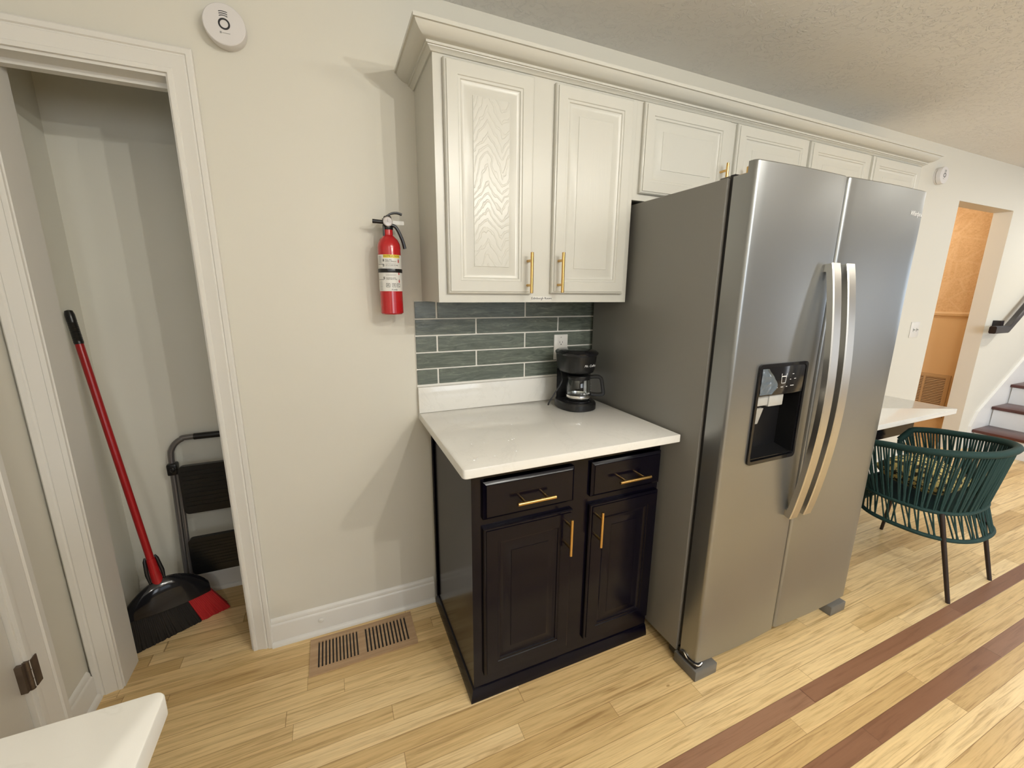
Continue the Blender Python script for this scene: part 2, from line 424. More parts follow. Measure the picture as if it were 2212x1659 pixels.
# ================================================================== ROOM SHELL
ZC = 2.419
LX = -0.93
struct(MB().box(-1.3, 9.7, -5.0, 3.2, -0.06, 0).build('floor', M['floor'], smooth=0))
struct(MB().box(-1.3, 9.7, -5.0, 3.2, ZC, ZC+0.08).build('ceiling', M['ceiling'], smooth=0))
wb = MB()
T = 0.115
wb.box(-1.06, -0.866, 0, T, 0, ZC); wb.box(-0.866, -0.436, 0, T, 2.042, ZC)
wb.box(-0.436, 4.27, 0, T, 0, ZC); wb.box(4.27, 5.17, 0, T, 2.095, ZC); wb.box(5.17, 9.6, 0, T, 0, ZC)
struct(wb.build('wall_back', M['wall'], smooth=0))
wl = MB()
wl.box(-1.06, LX, -0.245, 0, 0, ZC); wl.box(-1.06, LX, -1.06, -0.245, 2.05, ZC); wl.box(-1.06, LX, -4.9, -1.06, 0, ZC)
struct(wl.build('wall_left', M['wall'], smooth=0))
# closet
struct(MB().box(-1.06, -0.947, T, 0.60, 0, ZC).build('wall_closet_left', M['closet'], smooth=0))
struct(MB().box(-0.947, 0.06, 0.485, 0.60, 0, ZC).build('wall_closet_back', M['closet'], smooth=0))
struct(MB().box(-0.04, 0.06, T, 0.485, 0, ZC).build('wall_closet_right', M['closet'], smooth=0))
# hall seen through the far opening
hw = MB(); hw.box(5.35, 5.45, T, 3.0, 1.25, ZC)
struct(hw.build('wall_hall_right', M['wallpaper'], smooth=0))
struct(MB().box(5.35, 5.45, T, 3.0, 0, 1.25).build('wall_hall_lower', M['hall_orange'], smooth=0))
struct(MB().box(4.0, 4.1, T, 3.0, 0, ZC).build('wall_hall_left', M['hall_orange'], smooth=0))
struct(MB().box(4.0, 5.45, 3.0, 3.1, 0, ZC).build('wall_hall_end', M['hall_orange'], smooth=0))
ch = MB().prism([(5.332, 1.225), (5.35, 1.215), (5.35, 1.262), (5.334, 1.258), (5.328, 1.245)], 'y', T, 3.0)
struct(ch.build('trim_6', M['hall_orange']))
# far walls out of view, with windows added to light the room
wf = MB()
def wall_with_windows(mb, axis, a0, a1, t0, t1, wins):
    cur = a0
    def bx(p, q, z0, z1):
        if axis == 'x': mb.box(p, q, t0, t1, z0, z1)
        else: mb.box(t0, t1, p, q, z0, z1)
    for (p, q, z0, z1) in wins:
        bx(cur, p, 0, ZC); bx(p, q, 0, z0); bx(p, q, z1, ZC); cur = q
    bx(cur, a1, 0, ZC)
wall_with_windows(wf, 'x', -1.06, 9.6, -4.9, -4.75, [(-0.2, 1.4, 1.0, 2.1), (1.8, 3.4, 0.8, 2.1), (8.0, 9.0, 0.1, 2.1)])
struct(wf.build('wall_front', M['far_wall'], smooth=0))
wr = MB(); wall_with_windows(wr, 'y', -4.9, 0, 9.45, 9.6, [(-1.8, -0.7, 0.8, 2.1)])
struct(wr.build('wall_right', M['far_wall'], smooth=0))
for i, (axis, p, q, z0, z1, t) in enumerate((('x', -0.2, 1.4, 1.0, 2.1, -4.83), ('x', 1.8, 3.4, 0.8, 2.1, -4.83), ('x', 8.0, 9.0, 0.1, 2.1, -4.83), ('y', -1.8, -0.7, 0.8, 2.1, 9.52))):
    f = MB()
    def bx(a, b, c, d):
        if axis == 'x': f.box(a, b, t-0.03, t+0.03, c, d)
        else: f.box(t-0.03, t+0.03, a, b, c, d)
    bx(p, p+0.05, z0, z1); bx(q-0.05, q, z0, z1); bx(p+0.05, q-0.05, z0, z0+0.05); bx(p+0.05, q-0.05, z1-0.05, z1)
    m_ = (p+q)/2; bx(m_-0.025, m_+0.025, z0+0.05, z1-0.05)
    wo = struct(f.build('window_%d' % (i+1), M['trim'], smooth=0))

# ---- baseboards
def baseboard(name, axis, a, b, face, sgn, shoe=True):
    # profile in (out, z)
    pr = [(0, 0), (0.014, 0), (0.014, 0.088), (0.012, 0.094), (0.009, 0.097), (0.009, 0.108), (0.004, 0.116), (0, 0.118)]
    mb = MB()
    pts = [(face+sgn*u, z) for u, z in pr]
    mb.prism(pts, 'x' if axis == 'x' else 'y', a, b)
    if shoe:
        q = [(face+sgn*u, z) for u, z in [(0.0141, 0.0)]+[(0.0141+0.013*math.cos(t), 0.018*math.sin(t)) for t in (0, 0.4, 0.8, 1.2, PI/2)]]
        mb.prism(q, 'x' if axis == 'x' else 'y', a, b)
    return struct(mb.build(name, M['trim']))
bb = baseboard('baseboard_back', 'x', -0.3785, 0.2845, 0, -1)
plug = MB().lathe([(0.011, 0.0), (0.011, 0.003), (0.007, 0.005), (0.0045, 0.005), (0.0045, 0.007), (0.0, 0.0075)], (-0.195, -0.014, 0.062), (0, -1, 0), 20)
plug.build('cover_plug', M['trim'], bb)
baseboard('baseboard_left', 'y', -0.165, -0.022, LX, 1)
baseboard('baseboard_closet_back', 'x', -0.945, -0.04, 0.485, -1)
baseboard('baseboard_far', 'x', 3.05, 4.27, 0, -1)

# ---- closet casing, jamb (trim_1), left door casing (trim_2)
def casing_profile():
    # (across from opening edge, thickness out)
    return [(0, 0), (0, 0.009), (0.004, 0.0105), (0.012, 0.0105), (0.014, 0.008), (0.020, 0.0095), (0.034, 0.0125), (0.046, 0.0165), (0.048, 0.0145), (0.051, 0.0145), (0.054, 0.019), (0.066, 0.021), (0.070, 0.018), (0.070, 0)]
def casing(mb, x0, x1, zt, wide=1.0, legl=True, legr=True):
    # U shape in plane y=0 swept with mitres; out = -y
    pr = casing_profile(); path_dirs = []
    pr = [(u*wide, t) for u, t in pr]
    rings = []
    for (px, pz, dx, dz) in ((x0, 0, -1, 0), (x0, zt, -1, 1), (x1, zt, 1, 1), (x1, 0, 1, 0)):
        rings.append([(px+dx*u, -t, pz+dz*u) for u, t in pr])
    mb.ring_join(rings)
cs = MB(); casing(cs, -0.852, -0.446, 2.032)
# jambs and stops
J = 0.018
cs.box(-0.866, -0.848, 0.0001, T, 0, 2.042); cs.box(-0.452, -0.436, 0.0001, T, 0, 2.042); cs.box(-0.848, -0.452, 0.0001, T, 2.024, 2.042)
cs.box(-0.848, -0.452, 0.055, 0.085, 2.010, 2.0239)
struct(cs.build('trim_1', M['trim']))

c2 = MB()
pr = [(u*1.27, t) for u, t in casing_profile()]
rings = []
for (py, pz, dy, dz) in ((-0.253, 0, 1, 0), (-0.253, 2.04, 1, 1), (-1.052, 2.04, -1, 1), (-1.052, 0, -1, 0)):
    rings.append([(LX+t, py+dy*u, pz+dz*u) for u, t in pr])
c2.ring_join(rings)
c2.box(-1.06, LX-0.0001, -0.258, -0.2451, 0, 2.05); c2.box(-1.06, LX-0.0001, -1.0599, -1.047, 0, 2.05)
struct(c2.build('trim_2', M['trim']))
dr = struct(MB().rbox(-0.985, -0.942, -1.045, -0.260, 0.008, 2.036, 0.002).build('door_1', M['trim'], smooth=30))
for zc in (0.336, 1.75):
    h = MB()
    h.cyl((LX+0.004, -0.2545, zc-0.045), (LX+0.004, -0.2545, zc+0.045), 0.0065, n=14)
    for zz in (-0.046, -0.016, 0.014, 0.044):
        h.cyl((LX+0.004, -0.2545, zc+zz), (LX+0.004, -0.2545, zc+zz+0.002), 0.0075, n=14)
    h.box(-0.942, LX+0.003, -0.272, -0.2601, zc-0.044, zc+0.044)
    h.box(LX+0.0105, LX+0.0135, -0.2495, -0.226, zc-0.044, zc+0.044)
    h.build('hinge', M['hinge'], dr)

# stair opening jamb skin uses the wall itself; far wall corner trim not needed

# ================================================================== UPPER CABINETS
YUF = -0.280
def panel_door(mb, x0, x1, z0, z1, yb, th=0.020, fr=0.055, mi=0, mi_p=None):
    """raised-panel door facing -y; yb is the back plane"""
    y = lambda d: yb-th+d
    prof = [(0.0, th), (0.0, 0.009), (0.003, 0.005), (0.008, 0.0035), (0.0085, 0.0), (fr-0.012, 0.0), (fr-0.010, 0.0028), (fr-0.003, 0.0032), (fr-0.001, 0.0065), (fr+0.006, 0.0088), (fr+0.012, 0.009), (fr+0.036, 0.0028), (fr+0.037, 0.0012)]
    rings = []
    for ins, d in prof:
        rings.append([(x0+ins, y(d), z0+ins), (x1-ins, y(d), z0+ins), (x1-ins, y(d), z1-ins), (x0+ins, y(d), z1-ins)])
    mb.ring_join(rings, mi, True, True, False)
    a = rings[-1]; mb.add(a, [(0, 1, 2, 3)], mi if mi_p is None else mi_p)
def bar_handle(p0, p1, face_y, inset=0.028, r=0.0058, out=None):
    """bar pull from p0 to p1 (bar centre line), posts back to face_y"""
    mb = MB(); p0 = Vector(p0); p1 = Vector(p1); d = (p1-p0).normalized()
    mb.lathe([(r*0.8, 0), (r, 0.001), (r, (p1-p0).length-0.001), (r*0.8, (p1-p0).length)], p0, d, 18)
    for q in (p0+d*inset, p1-d*inset):
        mb.lathe([(r*0.85, 0), (r*0.85, abs(face_y-q.y))], q, (0, 1, 0), 14)
    return mb

def upper_cabinet(name_label, x0, x1, z0, z1, doors, handles):
    t = thing('wall_cabinet', name_label, 'cabinet', (x0, 0, z0))
    c = MB()
    c.box(x0, x0+0.016, YUF+0.019, -0.0005, z0, z1); c.box(x1-0.016, x1, YUF+0.019, -0.0005, z0, z1)
    c.box(x0+0.016, x1-0.016, YUF+0.019, -0.0005, z0+0.018, z0+0.034); c.box(x0+0.016, x1-0.016, YUF+0.019, -0.0005, z1-0.016, z1)
    c.box(x0+0.016, x1-0.016, -0.008, -0.0005, z0+0.034, z1-0.016)
    c.build('carcass', M['cab_white'], t, smooth=0)
    f = MB(); s = 0.040
    f.box(x0, x0+s, YUF, YUF+0.0189, z0, z1); f.box(x1-s, x1, YUF, YUF+0.0189, z0, z1)
    f.box(x0+s, x1-s, YUF, YUF+0.0189, z0, z0+0.045); f.box(x0+s, x1-s, YUF, YUF+0.0189, z1-0.045, z1)
    mx = (doors[0][1]+doors[1][0])/2
    f.box(mx-0.05, mx+0.05, YUF, YUF+0.0189, z0+0.045, z1-0.045)
    ff = f.build('face_frame', M['cab_white'], t, smooth=0)
    for (a, b, c0, c1, mt), hh in zip(doors, handles):
        d = MB(); panel_door(d, a, b, c0, c1, YUF-0.0002, mi_p=1)
        do = d.build('door', [M['cab_white'], mt], t, smooth=25)
        if hh:
            hx, h0, h1 = hh
            bar_handle((hx, YUF-0.055, h0), (hx, YUF-0.055, h1), YUF-0.0203).build('handle', M['brass'], do)
    return t
ZT = 2.128
cab1 = upper_cabinet('tall white wall cabinet with two raised-panel doors, above the grey tile backsplash', 0.2805, 1.0565, 1.3725, ZT,
    [(0.310, 0.620, 1.402, 2.102, grain_mat('white_painted_cathedral_oak', 0.465)), (0.702, 1.030, 1.405, 2.102, M['oak_painted'])],
    [(0.601, 1.405, 1.545), (0.727, 1.408, 1.550)])
lb = MB(); lb.box(0.628, 0.712, YUF-0.0006, YUF-0.0001, 1.380, 1.393, 0)
lb.text('Edinburgh Room', 0.0125, (0.670, YUF-0.0009, 1.3867), mi=1)
lb.build('name_label', [M['label_white'], M['ink']], cab1, smooth=0)['label'] = 'small printed paper label'
cab2 = upper_cabinet('short white wall cabinet over the left part of the refrigerator', 1.0567, 2.054, 1.765, ZT,
    [(1.082, 1.530, 1.790, 2.108, M['oak_painted']), (1.578, 2.040, 1.790, 2.108, M['oak_painted'])],
    [(1.492, 1.800, 1.936), (1.612, 1.800, 1.936)])
cab3 = upper_cabinet('short white wall cabinet at the far right end of the run', 2.0542, 3.045, 1.765, ZT,
    [(2.066, 2.535, 1.790, 2.108, M['oak_painted']), (2.572, 3.022, 1.790, 2.108, M['oak_painted'])],
    [(2.49, 1.800, 1.936), (2.60, 1.800, 1.936)])

# crown moulding swept round three sides
cr = MB()
prof = [(0.0, -0.012), (0.005, -0.012), (0.008, -0.008), (0.013, -0.004), (0.016, -0.0025), (0.0165, -0.0005), (0.0215, 0.0), (0.0215, 0.0065),
        (0.0250, 0.0072), (0.0310, 0.0085), (0.0390, 0.0115), (0.0470, 0.0165), (0.0540, 0.0230), (0.0590, 0.0300), (0.0605, 0.0330), (0.0665, 0.0335), (0.0665, 0.0445), (0.0, 0.0445)]
prof = [(d, z-0.004) for d, z in prof]
X0, X1, Y0 = 0.2803, 3.0452, YUF-0.0002
rings = []
for (px, py, dx, dy) in ((X0, -0.0005, -1, 0), (X0, Y0, -1, -1), (X1, Y0, 1, -1), (X1, -0.0005, 1, 0)):
    rings.append([(px+dx*d, py+dy*d, ZT+z) for d, z in prof])
cr.ring_join(rings)
tag(cr.build('crown_moulding', M['cab_white'], smooth=25, loc=(0.28, 0, ZT)), 'long white crown moulding along the top of the wall cabinets', 'moulding')

# ================================================================== BASE CABINET
YBF = -0.547
BX0, BX1 = 0.2985, 1.0555
base = thing('base_cabinet', 'dark navy base cabinet with two drawers and two doors, left of the refrigerator', 'cabinet', (BX0, 0, 0))
c = MB()
c.box(BX0, BX0+0.018, YBF+0.020, -0.0305, 0, 0.8835); c.box(BX1-0.018, BX1, YBF+0.020, -0.0305, 0, 0.8835)
c.box(BX0+0.018, BX1-0.018, -0.042, -0.0305, 0, 0.8835); c.box(BX0+0.018, BX1-0.018, YBF+0.020, -0.042, 0.08, 0.098)
c.build('carcass', M['navy'], base, smooth=0)
f = MB()
f.box(BX0, BX0+0.042, YBF, YBF+0.0199, 0, 0.8835); f.box(BX1-0.028, BX1, YBF, YBF+0.0199, 0, 0.8835)
f.box(BX0+0.042, BX1-0.028, YBF, YBF+0.0199, 0.835, 0.8835); f.box(BX0+0.042, BX1-0.028, YBF, YBF+0.0199, 0.660, 0.705); f.box(BX0+0.042, BX1-0.028, YBF, YBF+0.0199, 0, 0.105)
f.box(0.655, 0.752, YBF, YBF+0.0199, 0.105, 0.660); f.box(0.655, 0.752, YBF, YBF+0.0199, 0.705, 0.835)
f.build('face_frame', M['navy'], base, smooth=0)
b = MB()
q = [(0, 0), (0.014, 0), (0.014, 0.012), (0.011, 0.024), (0.007, 0.036), (0.004, 0.044), (0, 0.046)]
rings = []
for (px, py, dx, dy) in ((BX0-0.0002, -0.0285, -1, 0), (BX0-0.0002, YBF-0.0002, -1, -1), (BX1, YBF-0.0002, 0, -1)):
    rings.append([(px+dx*u, py+dy*u, z) for u, z in q])
b.ring_join(rings)
b.build('base_trim', M['navy'], base)
s = MB().rbox(BX0-0.010, BX0-0.0002, -0.046, -0.0305, 0.0465, 0.8835, 0.003)
s.build('scribe_strip', M['navy'], base)
def drawer_front(mb, x0, x1, z0, z1, yb, th=0.020):
    prof = [(0.0, th), (0.0, 0.009), (0.005, 0.0065), (0.010, 0.003), (0.0105, 0.0)]
    rings = [[(x0+i, yb-th+d, z0+i), (x1-i, yb-th+d, z0+i), (x1-i, yb-th+d, z1-i), (x0+i, yb-th+d, z1-i)] for i, d in prof]
    mb.ring_join(rings)
for x0, x1, h0, h1 in ((0.333, 0.667, 0.436, 0.574), (0.738, 1.050, 0.833, 0.972)):
    d = MB(); drawer_front(d, x0, x1, 0.698, 0.828, YBF-0.0002)
    do = d.build('drawer', M['navy'], base, smooth=25)
    bar_handle((h0, YBF-0.054, 0.752), (h1, YBF-0.054, 0.752), YBF-0.0203).build('handle', M['brass'], do)
for x0, x1, hx in ((0.333, 0.666, 0.640), (0.738, 1.050, 0.766)):
    d = MB(); panel_door(d, x0, x1, 0.098, 0.667, YBF-0.0002, fr=0.060)
    do = d.build('door', M['navy'], base, smooth=25)
    bar_handle((hx, YBF-0.054, 0.514), (hx, YBF-0.054, 0.652), YBF-0.0203).build('handle', M['brass'], do)

# worktop
ct = thing('countertop', 'white quartz worktop with upstand on the navy base cabinet', 'countertop', (0.247, 0, 0.884))
def slab(x0, x1, y0, y1, z0, z1, corner, r=0.012):
    """slab with one rounded plan corner at (x0,y0) if corner=='ll', etc. and eased edges"""
    pts = []
    for cx, cy, a0, key in ((x1, y1, 0, 'ur'), (x0, y1, 90, 'ul'), (x0, y0, 180, 'll'), (x1, y0, 270, 'lr')):
        if key in corner:
            sx = -1 if cx == x1 else 1; sy = -1 if cy == y1 else 1
            for k in range(6):
                a = math.radians(a0+90*k/5); pts.append((cx+sx*r+r*math.cos(a), cy+sy*r+r*math.sin(a)))
        else: pts.append((cx, cy))
    cxm = (x0+x1)/2; cym = (y0+y1)/2
    def ins(e, z): return [(px+(e if px < cxm else -e), py+(e if py < cym else -e), z) for px, py in pts]
    mb = MB(); e = 0.0025
    mb.ring_join([ins(e, z0), ins(0, z0+e), ins(0, z1-e), ins(e*0.3, z1-e*0.3), ins(e, z1)])
    return mb
slab(0.2475, 1.0590, -0.635, -0.0005, 0.884, 0.914, 'll').build('slab', M['quartz'], ct)
MB().rbox(0.2475, 1.0720, -0.0215, -0.0005, 0.9142, 1.0225, 0.0015).build('upstand', M['quartz'], ct)

# tile backsplash
tb = MB()
tb.box(0.2455, 1.115, -0.0045, -0.0003, 1.0227, 1.3722, 0)
zs = [1.0325, 1.0965, 1.1645, 1.2335, 1.3005, 1.3722]
for r_ in range(5):
    z0 = zs[r_]+(0.0030 if r_ else 0.0); z1 = zs[r_+1]-0.0030
    js = [0.2475, 0.3350, 0.7330, 1.115] if r_ % 2 == 0 else [0.2475, 0.5035, 0.9010, 1.115]
    for a, b_ in zip(js[:-1], js[1:]):
        g = 0.0037
        tb.rbox(a+(g if a > 0.25 else 0), b_-(g if b_ < 1.11 else 0), -0.0085, -0.0040, z0, z1, 0.0012, 1, 1)
tag(tb.build('tile_backsplash', [M['grout'], M['tile']], smooth=0, loc=(0.2455, 0, 1.0227)), 'grey-green long subway tile backsplash with white grout above the worktop', 'backsplash')

# outlet
ou = thing('power_outlet', 'white double socket plate on the grey tiles behind the coffee maker', 'outlet', (0.916, -0.0088, 1.105))
o = MB().rbox(0.880, 0.952, -0.0140, -0.0087, 1.103, 1.219, 0.002); o.build('cover_plate', M['white_plastic'], ou)
for zc in (1.181, 1.141):
    so = MB(); so.prism([(u, v) for u, v in rrect(0.899, 0.933, zc-0.0145, zc+0.0145, 0.010)], 'y', -0.0152, -0.0141)
    so.box(0.9075, 0.9095, -0.0156, -0.01525, zc-0.002, zc+0.007, 1); so.box(0.9225, 0.9245, -0.0156, -0.01525, zc-0.001, zc+0.006, 1)
    so.lathe([(0.0026, 0), (0.0026, 0.0004)], (0.916, -0.01525, zc-0.0075), (0, -1, 0), 12, 1)
    so.build('socket', [M['white_plastic'], M['ink']], ou)
MB().lathe([(0.003, 0), (0.0028, 0.001)], (0.916, -0.0141, 1.206), (0, -1, 0), 12).build('screw', M['lightgrey'], ou)

# ================================================================== COFFEE MAKER
cm = thing('coffee_maker', 'small black drip coffee maker with glass carafe on the white worktop', 'coffee maker', (0.905, -0.16, 0.9141))
def oval(cx, cy, a, bf, bb, z, n=40, p=2.4):
    pts = []
    for k in range(n):
        t = 2*PI*k/n; cs_, sn = math.cos(t), math.sin(t)
        x = a*math.copysign(abs(cs_)**(2/p), cs_); yv = math.copysign(abs(sn)**(2/p), sn)
        pts.append((cx+x, cy+(yv*bb if yv > 0 else yv*bf), z))
    return pts
CX, CY, Z0 = 0.905, -0.165, 0.9143
m_ = MB()
m_.ring_join([oval(CX, CY, 0.076, 0.098, 0.086, Z0), oval(CX, CY, 0.081, 0.104, 0.090, Z0+0.004), oval(CX, CY, 0.081, 0.104, 0.090, Z0+0.026), oval(CX, CY, 0.077, 0.098, 0.088, Z0+0.034), oval(CX, CY, 0.070, 0.090, 0.085, Z0+0.036)])
m_.build('base', M['black'], cm)
m_ = MB(); m_.lathe([(0.058, 0.0), (0.058, 0.003), (0.054, 0.005), (0.0, 0.0055)], (CX, CY-0.030, Z0+0.0362), (0, 0, 1), 36)
m_.build('warming_plate', M['black_gloss'], cm)
m_ = MB()
m_.ring_join([[(x, max(y, CY+0.035), z) for x, y, z in oval(CX, CY, 0.072, 0.09, 0.086, zz)] for zz in (Z0+0.0362, Z0+0.170)])
m_.build('water_tank', M['black'], cm)
m_ = MB()
rs = []
for zz, a, bf, bb in ((0.158, 0.060, 0.075, 0.080), (0.164, 0.068, 0.084, 0.086), (0.178, 0.072, 0.090, 0.088), (0.228, 0.078, 0.096, 0.090), (0.236, 0.078, 0.096, 0.090)):
    rs.append(oval(CX, CY, a, bf, bb, Z0+zz))
m_.ring_join(rs); hd = m_.build('brew_head', M['black'], cm)
m_ = MB(); rs = []
for zz, a, bf, bb in ((0.2362, 0.080, 0.099, 0.091), (0.242, 0.083, 0.103, 0.093), (0.247, 0.083, 0.103, 0.093), (0.254, 0.074, 0.092, 0.086), (0.258, 0.050, 0.060, 0.060), (0.2590, 0.02, 0.02, 0.02)):
    rs.append(oval(CX, CY, a, bf, bb, Z0+zz))
m_.ring_join(rs); m_.build('lid', M['black_gloss'], cm)
m_ = MB(); 
def on_head(x, y, z):
    u = CX+0.014+x; k = (u-CX)/0.076; 
    yy_ = CY-0.0945*max(0, 1-abs(k)**2.4)**(1/2.4)
    return Vector((u, yy_-0.0008+(-z), Z0+0.196+y))
m_.text('Mr. Coffee', 0.0140, (0, 0, 0), fn=on_head, shear=0.25, ext=0.0002)
m_.build('logo', M['ink_white'], cm, smooth=0)
# carafe (on the plate)
ca = MB(); ZP = Z0+0.0420; CC = (CX, CY-0.030, ZP)
outer = [(0.040, 0.0), (0.049, 0.002), (0.052, 0.008), (0.0535, 0.030), (0.053, 0.055), (0.050, 0.075), (0.046, 0.088), (0.045, 0.092)]
inner = [(r-0.002, max(h, 0.003)) for r, h in reversed(outer)]
ca.lathe(outer+inner, CC, (0, 0, 1), 40, 0, True)
cg = ca.build('carafe', M['glass'], cm, smooth=60)
b_ = MB(); b_.lathe([(0.0540, 0.011), (0.0544, 0.012), (0.0544, 0.021), (0.0540, 0.022), (0.0537, 0.0215), (0.0537, 0.0115)], CC, (0, 0, 1), 40, 0, False)
b_.build('band', M['chrome'], cg)['label'] = 'bright metal band around the glass'
b_ = MB(); b_.lathe([(0.0455, 0.088), (0.049, 0.090), (0.050, 0.100), (0.046, 0.106), (0.03, 0.108), (0.0, 0.108)], CC, (0, 0, 1), 40)
b_.build('carafe_lid', M['black'], cg)
hdir = Vector((0.90, -0.44, 0)).normalized(); hp = Vector((CC[0], CC[1], ZP))
b_ = MB(); hw_ = hdir.cross(Vector((0, 0, 1)))
path = [(0.046, 0.098), (0.070, 0.100), (0.090, 0.097), (0.098, 0.080), (0.104, 0.045), (0.106, 0.026), (0.095, 0.021), (0.070, 0.021), (0.054, 0.023)]
pts = bez([hp+hdir*a+Vector((0, 0, z)) for a, z in path], 5)
rings = []
for i, p in enumerate(pts):
    d = (pts[min(i+1, len(pts)-1)]-pts[max(i-1, 0)]).normalized(); n_ = d.cross(hw_).normalized()
    rings.append([p+hw_*sx*0.0095+n_*sy*0.0075 for sx, sy in ((-1, -0.6), (-0.7, -1), (0.7, -1), (1, -0.6), (1, 0.6), (0.7, 1), (-0.7, 1), (-1, 0.6))])
b_.ring_join(rings); b_.build('carafe_handle', M['black'], cg)
b_ = MB()
vdir = (Vector((cam.location.x, cam.location.y, 0))-Vector((CC[0], CC[1], 0))).normalized()
# printed cup scale and maker's name on the glass, on the side next to the handle
def glass_fn(phi0, r, zz):
    def fn(x, y, z):
        ph = phi0+x/r
        return Vector((CC[0]+(r+0.0006+z)*math.cos(ph), CC[1]+(r+0.0006+z)*math.sin(ph), ZP+zz+y))
    return fn
ha = math.atan2(hdir.y, hdir.x)
b_.text('Mr. Coffee', 0.0085, (0, 0, 0), fn=glass_fn(ha-0.95, 0.0535, 0.033), ext=0.0001, shear=0.2)
for k in range(4):
    b_.text('-%d' % (2+k), 0.0070, (0, 0, 0), fn=glass_fn(ha-0.40, 0.0535, 0.043+0.011*k), ext=0.0001)
b_.build('cup_scale', M['ink_white'], cg, smooth=0)
b_ = MB(); b_.tube(bez([(0.842, -0.150, Z0+0.165), (0.826, -0.185, Z0+0.125), (0.790, -0.190, Z0+0.075), (0.762, -0.190, Z0+0.034), (0.768, -0.180, Z0+0.026), (0.800, -0.130, Z0+0.028), (0.836, -0.100, Z0+0.040)], 8), 0.0028, 8)
b_.build('power_cord', M['black'], cm)

# tiny water droplets on the worktop, opaque white to paint their glints
dz0 = None
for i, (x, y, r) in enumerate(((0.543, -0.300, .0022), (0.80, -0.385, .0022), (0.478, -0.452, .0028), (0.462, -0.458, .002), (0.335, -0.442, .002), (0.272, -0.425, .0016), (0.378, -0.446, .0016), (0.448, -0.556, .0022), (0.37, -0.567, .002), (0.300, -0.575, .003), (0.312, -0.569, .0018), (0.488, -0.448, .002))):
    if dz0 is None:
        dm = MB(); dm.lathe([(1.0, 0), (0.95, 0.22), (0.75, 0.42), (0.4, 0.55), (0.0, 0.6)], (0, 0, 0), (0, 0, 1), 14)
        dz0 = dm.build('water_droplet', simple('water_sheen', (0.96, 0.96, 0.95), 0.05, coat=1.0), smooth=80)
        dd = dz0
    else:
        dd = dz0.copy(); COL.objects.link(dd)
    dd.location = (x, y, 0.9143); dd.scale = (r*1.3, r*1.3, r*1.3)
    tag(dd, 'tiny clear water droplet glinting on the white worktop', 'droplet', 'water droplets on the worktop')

# ================================================================== REFRIGERATOR
FX0, FX1 = 1.0755, 1.992
fr = thing('refrigerator', 'stainless side-by-side refrigerator with water dispenser and curved handles', 'refrigerator', (FX0, 0, 0))
b_ = MB().rbox(FX0, FX1, -0.702, -0.03, 0.045, 1.752, 0.004)
b_.build('body', M['grey_paint'], fr)
b_ = MB(); b_.box(FX0+0.012, FX1-0.012, -0.718, -0.7022, 0.085, 1.760); b_.box(1.5055, 1.5115, -0.772, -0.7181, 0.085, 1.750)  # second box is a dark filler painting shade into the door gap
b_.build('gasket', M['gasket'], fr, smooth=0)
YD0, YD1 = -0.7185, -0.7945
def door_front_y(x, x0, x1):
    # gently bowed face with rolled edges
    t = (x-x0)/(x1-x0); bow = 0.0065*(1-(2*t-1)**2)
    e = min(x-x0, x1-x); r = 0.012
    roll = 0.0 if e >= r else r-math.sqrt(max(0, r*r-(r-e)**2))
    return YD1-bow+roll
def fridge_door(x0, x1, z0, z1, hole=None):
    xs = [x0+0.012*(1-math.cos(PI/2*k/5)) for k in range(6)]
    mid = [x0+0.012+(x1-x0-0.024)*k/14 for k in range(1, 14)]
    if hole: mid = sorted([m for m in mid if min(abs(m-hole[0]), abs(m-hole[1])) > 0.012]+[hole[0], hole[1]])
    xs += mid+[x1-0.012*(1-math.cos(PI/2*k/5)) for k in range(5, -1, -1)]
    zr = [z0, z0+0.003, z1-0.004, z1]
    zin = [0.004, 0, 0, 0]
    if hole: zr = [z0, z0+0.003, hole[2], hole[3], z1-0.004, z1]; zin = [0.004, 0, 0, 0, 0, 0]
    mb = MB(); nx = len(xs)
    vs = [(x, door_front_y(x, x0, x1)+i_, z) for z, i_ in zip(zr, zin) for x in xs]
    fs = []
    for j in range(len(zr)-1):
        for i in range(nx-1):
            if hole and abs(zr[j]-hole[2]) < 1e-6 and xs[i] >= hole[0]-1e-6 and xs[i+1] <= hole[1]+1e-6: continue
            fs.append((j*nx+i, j*nx+i+1, (j+1)*nx+i+1, (j+1)*nx+i))
    nb = len(vs)
    vs += [(x0, YD0, z0), (x1, YD0, z0), (x1, YD0, z1), (x0, YD0, z1)]
    fs.append((nb, nb+1, nb+2, nb+3))
    L = len(zr)-1
    fs.append(tuple(range(nx))+(nb+1, nb)); fs.append(tuple(L*nx+i for i in range(nx))+(nb+2, nb+3))
    fs.append(tuple(j*nx for j in range(L+1))+(nb+3, nb)); fs.append(tuple(j*nx+nx-1 for j in range(L+1))+(nb+2, nb+1))
    mb.add(vs, fs); return mb
GX = 1.5085
HO = (1.201, 1.430, 0.850, 1.178)
def stepped(x0, x1, hole=None):
    mb = fridge_door(x0, x1, 0.066, 1.752, hole)
    back = -0.765; n = 15
    xs = [x0+0.012*(1-math.cos(PI/2*k/5)) for k in range(6)]+[x0+0.012+(x1-x0-0.024)*k/14 for k in range(1, 14)]+[x1-0.012*(1-math.cos(PI/2*k/5)) for k in range(5, -1, -1)]
    fr_ = [(x, door_front_y(x, x0, x1)) for x in xs]
    rings = []
    for z, i_ in ((1.752, 0), (1.779, 0), (1.783, 0.005)):
        rings.append([(x, y+i_, z) for x, y in fr_]+[(x1, back, z), (x0, back, z)])
    mb.ring_join(rings, 0, True, False, True)
    return mb
dl = stepped(1.0800, GX-0.0035, HO).build('freezer_door', M['steel'], fr, smooth=30)
